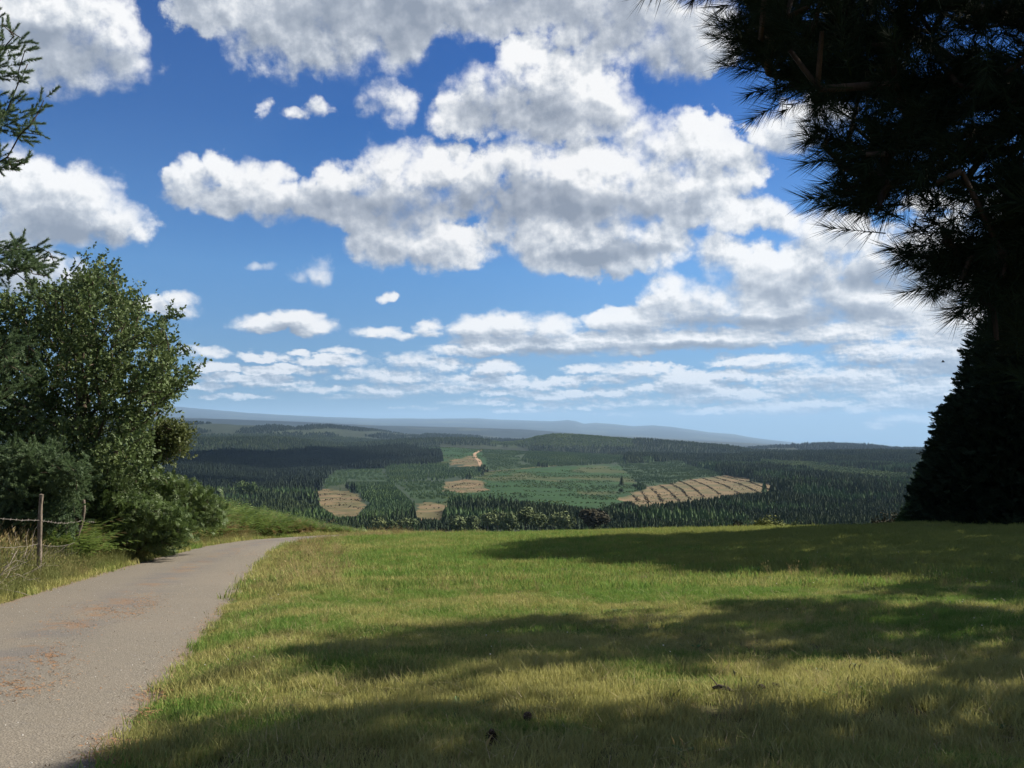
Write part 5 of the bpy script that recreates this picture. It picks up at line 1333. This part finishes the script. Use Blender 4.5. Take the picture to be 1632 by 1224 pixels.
def shrub(outline, depth, label, ntw, m, seed, shoots=(), leafs=None, cat='shrub', name='shrub'):
    xs = [p[0] for p in outline]; cxp = (min(xs) + max(xs)) / 2; sx, _ = ray(cxp, 800); base = (sx * depth, depth)
    leafy_tree(outline, depth, base, tuple(at(cxp, (min(p[1] for p in outline) + max(p[1] for p in outline)) / 2, depth)), label, m, ntw, .9, seed, name, leafs, (.8, 1.25), cat, None, shoots, .035, 6)
wisp = [shoot_model(720 + i, 26, .24, .075, .016, .3, .8) for i in range(3)]
shrub([(142, 800), (150, 780), (165, 762), (178, 756), (190, 768), (202, 776), (206, 800), (190, 815), (150, 815)], 26.5, 'upright wispy green shrub rising from the bracken left of the lane', 150, M_broom, 91, [(171, 746), (150, 770), (196, 762), (163, 757), (206, 775), (186, 760)], wisp)
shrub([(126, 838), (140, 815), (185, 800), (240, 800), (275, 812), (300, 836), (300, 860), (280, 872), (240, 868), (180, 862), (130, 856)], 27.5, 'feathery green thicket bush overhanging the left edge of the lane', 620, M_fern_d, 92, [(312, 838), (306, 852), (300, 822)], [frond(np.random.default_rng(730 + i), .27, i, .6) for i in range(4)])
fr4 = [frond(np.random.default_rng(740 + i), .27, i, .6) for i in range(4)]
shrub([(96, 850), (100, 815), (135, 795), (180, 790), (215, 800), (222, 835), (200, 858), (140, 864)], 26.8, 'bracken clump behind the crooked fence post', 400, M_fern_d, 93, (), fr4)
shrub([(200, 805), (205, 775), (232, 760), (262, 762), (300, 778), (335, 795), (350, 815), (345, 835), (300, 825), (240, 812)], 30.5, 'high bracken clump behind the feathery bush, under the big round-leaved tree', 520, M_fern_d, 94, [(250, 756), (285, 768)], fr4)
def crown_bush(px_, pytop, wpx, depth, m, label, seed, n, leaf):
    sx, _ = ray(px_, 830); X = sx * depth; gz = float(ground_z(X, depth)[0]); top = at(px_, pytop, depth)[2]; w = wpx / F * depth; h = top - gz
    t = empty('bush', (X, depth, gz), label, 'bush'); V, Q = round_crown(seed, n, leaf, 14, .6); V = V * np.array([w, w * .8, 1]); V[:, 2] = (V[:, 2] - V[:, 2].min()) / np.ptp(V[:, 2]) * h
    obj('foliage', mesh(V, Q, m), t); ac = Acc(); r = np.random.default_rng(seed)
    for i in range(9):
        a = r.uniform(0, 6.28); q = w * r.uniform(.15, .38); Vv, Qq = tube([(0, 0, -.1), (cos(a) * q * .5, sin(a) * q * .5, h * .4), (cos(a) * q, sin(a) * q, h * .75)], [.05, .035, .012], 4); ac.add(Vv, Qq)
    obj('stems', ac.mesh(M_bark), t)
crown_bush(1225, 820, 100, 57, M_yellowbush, 'sunlit yellow-green bush just behind the brow of the field', 801, 5200, .020)
crown_bush(1178, 828, 55, 58, M_oak, 'low brownish bush touching the left of the yellow-green bush behind the brow', 802, 2600, .024)
crown_bush(1272, 826, 50, 59, M_willow, 'low dull green bush right of the yellow-green bush behind the brow', 803, 2600, .024)
crown_bush(1415, 813, 90, 58, M_oak, 'brown-tinged bush behind the brow, against the foot of the dark conifer', 804, 5200, .020)
crown_bush(1446, 808, 46, 60, M_light, 'green bush between the brown-tinged bush and the dark conifer', 805, 2400, .024)

# ------------------------------------------------------------------ fence on the bank
def fence():
    M_post = mat_bark('weathered_wood', (.07, .058, .045), (.22, .18, .14), 14); M_wire = mat('rusty_wire', lambda b: principled(b, (.20, .175, .15), .6, .5))
    posts = []
    spec = [((-70, 760), (-78, 905), 17.0, .055, 0), ((68, 788), (59, 889), 20.0, .050, 1), ((131, 797), (122, 872), 24.0, .050, 2), ((176, 800), (172, 862), 27.5, .05, 3)]
    b0 = near_hit(59, 885); t = empty('wire_fence', (b0[0], b0[1], b0[2]), 'old wire fence on crooked wooden posts along the bank left of the lane', 'fence'); O = np.array(t.location)
    for (tp, bp, D, r_, i) in spec:
        a = at(*tp, D); c = at(*bp, D); c[2] = min(c[2], float(ground_z(c[0], c[1])[0])) - .15
        n = 9; s = np.linspace(0, 1, n); P = c[None] * (1 - s[:, None]) + a[None] * s[:, None]
        P[:, 0] += np.sin(s * (7 if i == 2 else 4) + i) * (.07 if i == 2 else .028); P[0:1] += 0
        V, Q = tube(P - O, r_ * (1.1 - .25 * s + .1 * np.sin(s * 19 + i)), 8); ac = Acc(); ac.add(V, Q); k = len(V); ac.add(np.vstack([V[-8:], [P[-1] - O + (0, 0, .015)]]), np.array([(j, (j + 1) % 8, 8) for j in range(8)]))
        o = obj('post', ac.mesh(M_post), t); posts.append(P)
        if i == 2: o['label'] = 'crooked branch-like post'
    for f_, sag, nm in ((.72, .06, 0), (.46, .10, 1), (.24, .05, 2), (.98, .02, 3)):
        for a, c in zip(posts[:-1], posts[1:]):
            if nm == 3: continue
            p0 = a[0] * (1 - f_) + a[-1] * f_; p1 = c[0] * (1 - f_) + c[-1] * f_; s = np.linspace(0, 1, 14)[:, None]; P = p0 * (1 - s) + p1 * s; P[:, 2] -= (4 * s[:, 0] * (1 - s[:, 0])) * sag; P += rng.normal(0, .006, P.shape)
            ac = Acc(); V, Q = tube(P - O, .004, 4); ac.add(V, Q)
            if nm == 0:      # barbs
                for j in range(1, 13): V, Q = tube(np.array([P[j] - O + (0, -.02, -.02), P[j] - O + (0, .02, .025)]), .004, 3); ac.add(V, Q)
            obj('wire', ac.mesh(M_wire), t)
    ac = Acc()
    for a, c in zip(posts[:-1], posts[1:]):      # sheep netting, sagging
        lo = (a[0] * .88 + a[-1] * .12, c[0] * .88 + c[-1] * .12); hi = (a[0] * .54 + a[-1] * .46, c[0] * .54 + c[-1] * .46)
        for s in np.linspace(.02, .98, 22): V, Q = tube(np.array([lo[0] * (1 - s) + lo[1] * s, hi[0] * (1 - s) + hi[1] * s + np.array([rng.normal(0, .02), 0, -4 * s * (1 - s) * .10])]) - O, .0035, 3); ac.add(V, Q)
    o = obj('netting', ac.mesh(M_wire), t); o['kind'] = 'stuff'
fence()
def brambles():
    ac = Acc()
    for i in range(150):
        px_ = rng.uniform(-20, 175); Y = 20.6 + (px_ - 59) / 63 * 4 + rng.uniform(.1, 1.2); X = (px_ - 816) / F * Y; z = float(ground_z(X, Y)[0]); p = np.array([X, Y, z + rng.uniform(.0, .35)]); P = [p]; d = rng.normal(0, 1, 3); d[2] = abs(d[2]) * .6
        for k in range(5): d = d / np.linalg.norm(d) + rng.normal(0, .35, 3) + np.array([0, 0, -.13]); p = p + d / np.linalg.norm(d) * .2; P.append(p)
        V, Q = tube(P, np.linspace(.009, .003, 6), 3); ac.add(V, Q)
    tag(obj('dead_twigs', ac.mesh(mat_bark('dead_twig', (.16, .13, .10), (.36, .31, .25), 20))), 'tangle of bleached dead twigs at the foot of the wire fence', 'twigs', kind='stuff')
brambles()

# ------------------------------------------------------------------ small things in the grass
def cone_mesh(m):
    V, T = [], []
    for i in range(70):
        t = i / 70; z = (t - .5) * .052; r_ = .017 * sin(pi * min(1, t * .9 + .12)) + .002; a = i * 2.399; c, s = cos(a), sin(a); k = len(V)
        V += [(c * r_ * .4 - s * .005, s * r_ * .4 + c * .005, z), (c * r_ * .4 + s * .005, s * r_ * .4 - c * .005, z), (c * r_ * 1.15 + s * .003, s * r_ * 1.15 - c * .003, z + .007), (c * r_ * 1.15 - s * .003, s * r_ * 1.15 + c * .003, z + .007)]
        T += [(k, k + 1, k + 2, k + 3)]
    return mesh(V, np.array(T), m)
M_cone = mat('cone_scales', lambda b: principled(b, b.mix(b.noise(b.geo()['Position'], 90), (.030, .020, .013), (.095, .062, .038)), .8, .2))
for (x, y, lb, s_) in ((783, 1190, 'dark pine cone lying alone in the shaded grass nearest the camera', 1.25), (841, 1156, 'pine cone at the rim of the sunlit patch in the near grass', 1.0), (1213, 1110, 'left pine cone of a close pair in the brown grass on the right', 1.1), (1237, 1107, 'right pine cone of a close pair in the brown grass on the right', 1.0)):
    p = near_hit(x, y); o = obj('pine_cone', cone_mesh(M_cone)); o.location = p + np.array([0, 0, .06]); o.rotation_euler = (1.3 + s_, rng.uniform(0, 1), rng.uniform(0, 6)); o.scale = (1.5 * s_,) * 3
    tag(o, lb, 'pine cone', 'pine cones fallen in the grass')
def bark_piece():
    p = near_hit(1152, 1113); ac = Acc(); V, Q = tube([(-.075, -.02, .02), (-.03, 0, .035), (.03, .008, .03), (.085, .0, .015)], [.012, .019, .017, .007], 7); ac.add(V, Q)
    V, Q = tube([(-.03, 0, .03), (-.10, .05, .07), (-.15, .07, .10)], [.005, .004, .002], 5); ac.add(V, Q)
    o = obj('fallen_stick', ac.mesh(M_bark)); o.location = p + np.array([0, 0, .045]); o.rotation_euler = (0, 0, -.6); tag(o, 'short broken stick lying in the brown grass left of the cone pair', 'stick')
bark_piece()
def bird():
    p = at(1503, 577, 34); V = []; ac = Acc(); s = np.linspace(0, 1, 9); P = np.column_stack([(s - .5) * .17, 0 * s, .012 * np.sin(s * 3)]); V, Q = tube(P, .028 * np.sin(pi * np.clip(s * .93 + .05, 0, 1)) + .002, 8)
    t = empty('bird', tuple(p), 'tiny dark bird flying left of the tall conifer against the clouds', 'bird'); m = mat('dark_feathers', lambda b: principled(b, (.02, .02, .022), .8, .2)); ac.add(V, Q); obj('body', ac.mesh(m), t)
    for s_ in (-1, 1):
        W_ = np.array([(-.03, s_ * .01, .01), (.035, s_ * .01, .012), (.03, s_ * .09, .06), (-.02, s_ * .17, .035), (-.04, s_ * .09, .055), (.0, s_ * .05, .045)]); obj('wing', mesh(W_, np.array([(0, 1, 5), (1, 2, 5), (2, 3, 5), (3, 4, 5), (4, 0, 5)]), m), t)
    t.rotation_euler = (.2, 0, 2.6); t.scale = (.8, .8, .8)
bird()
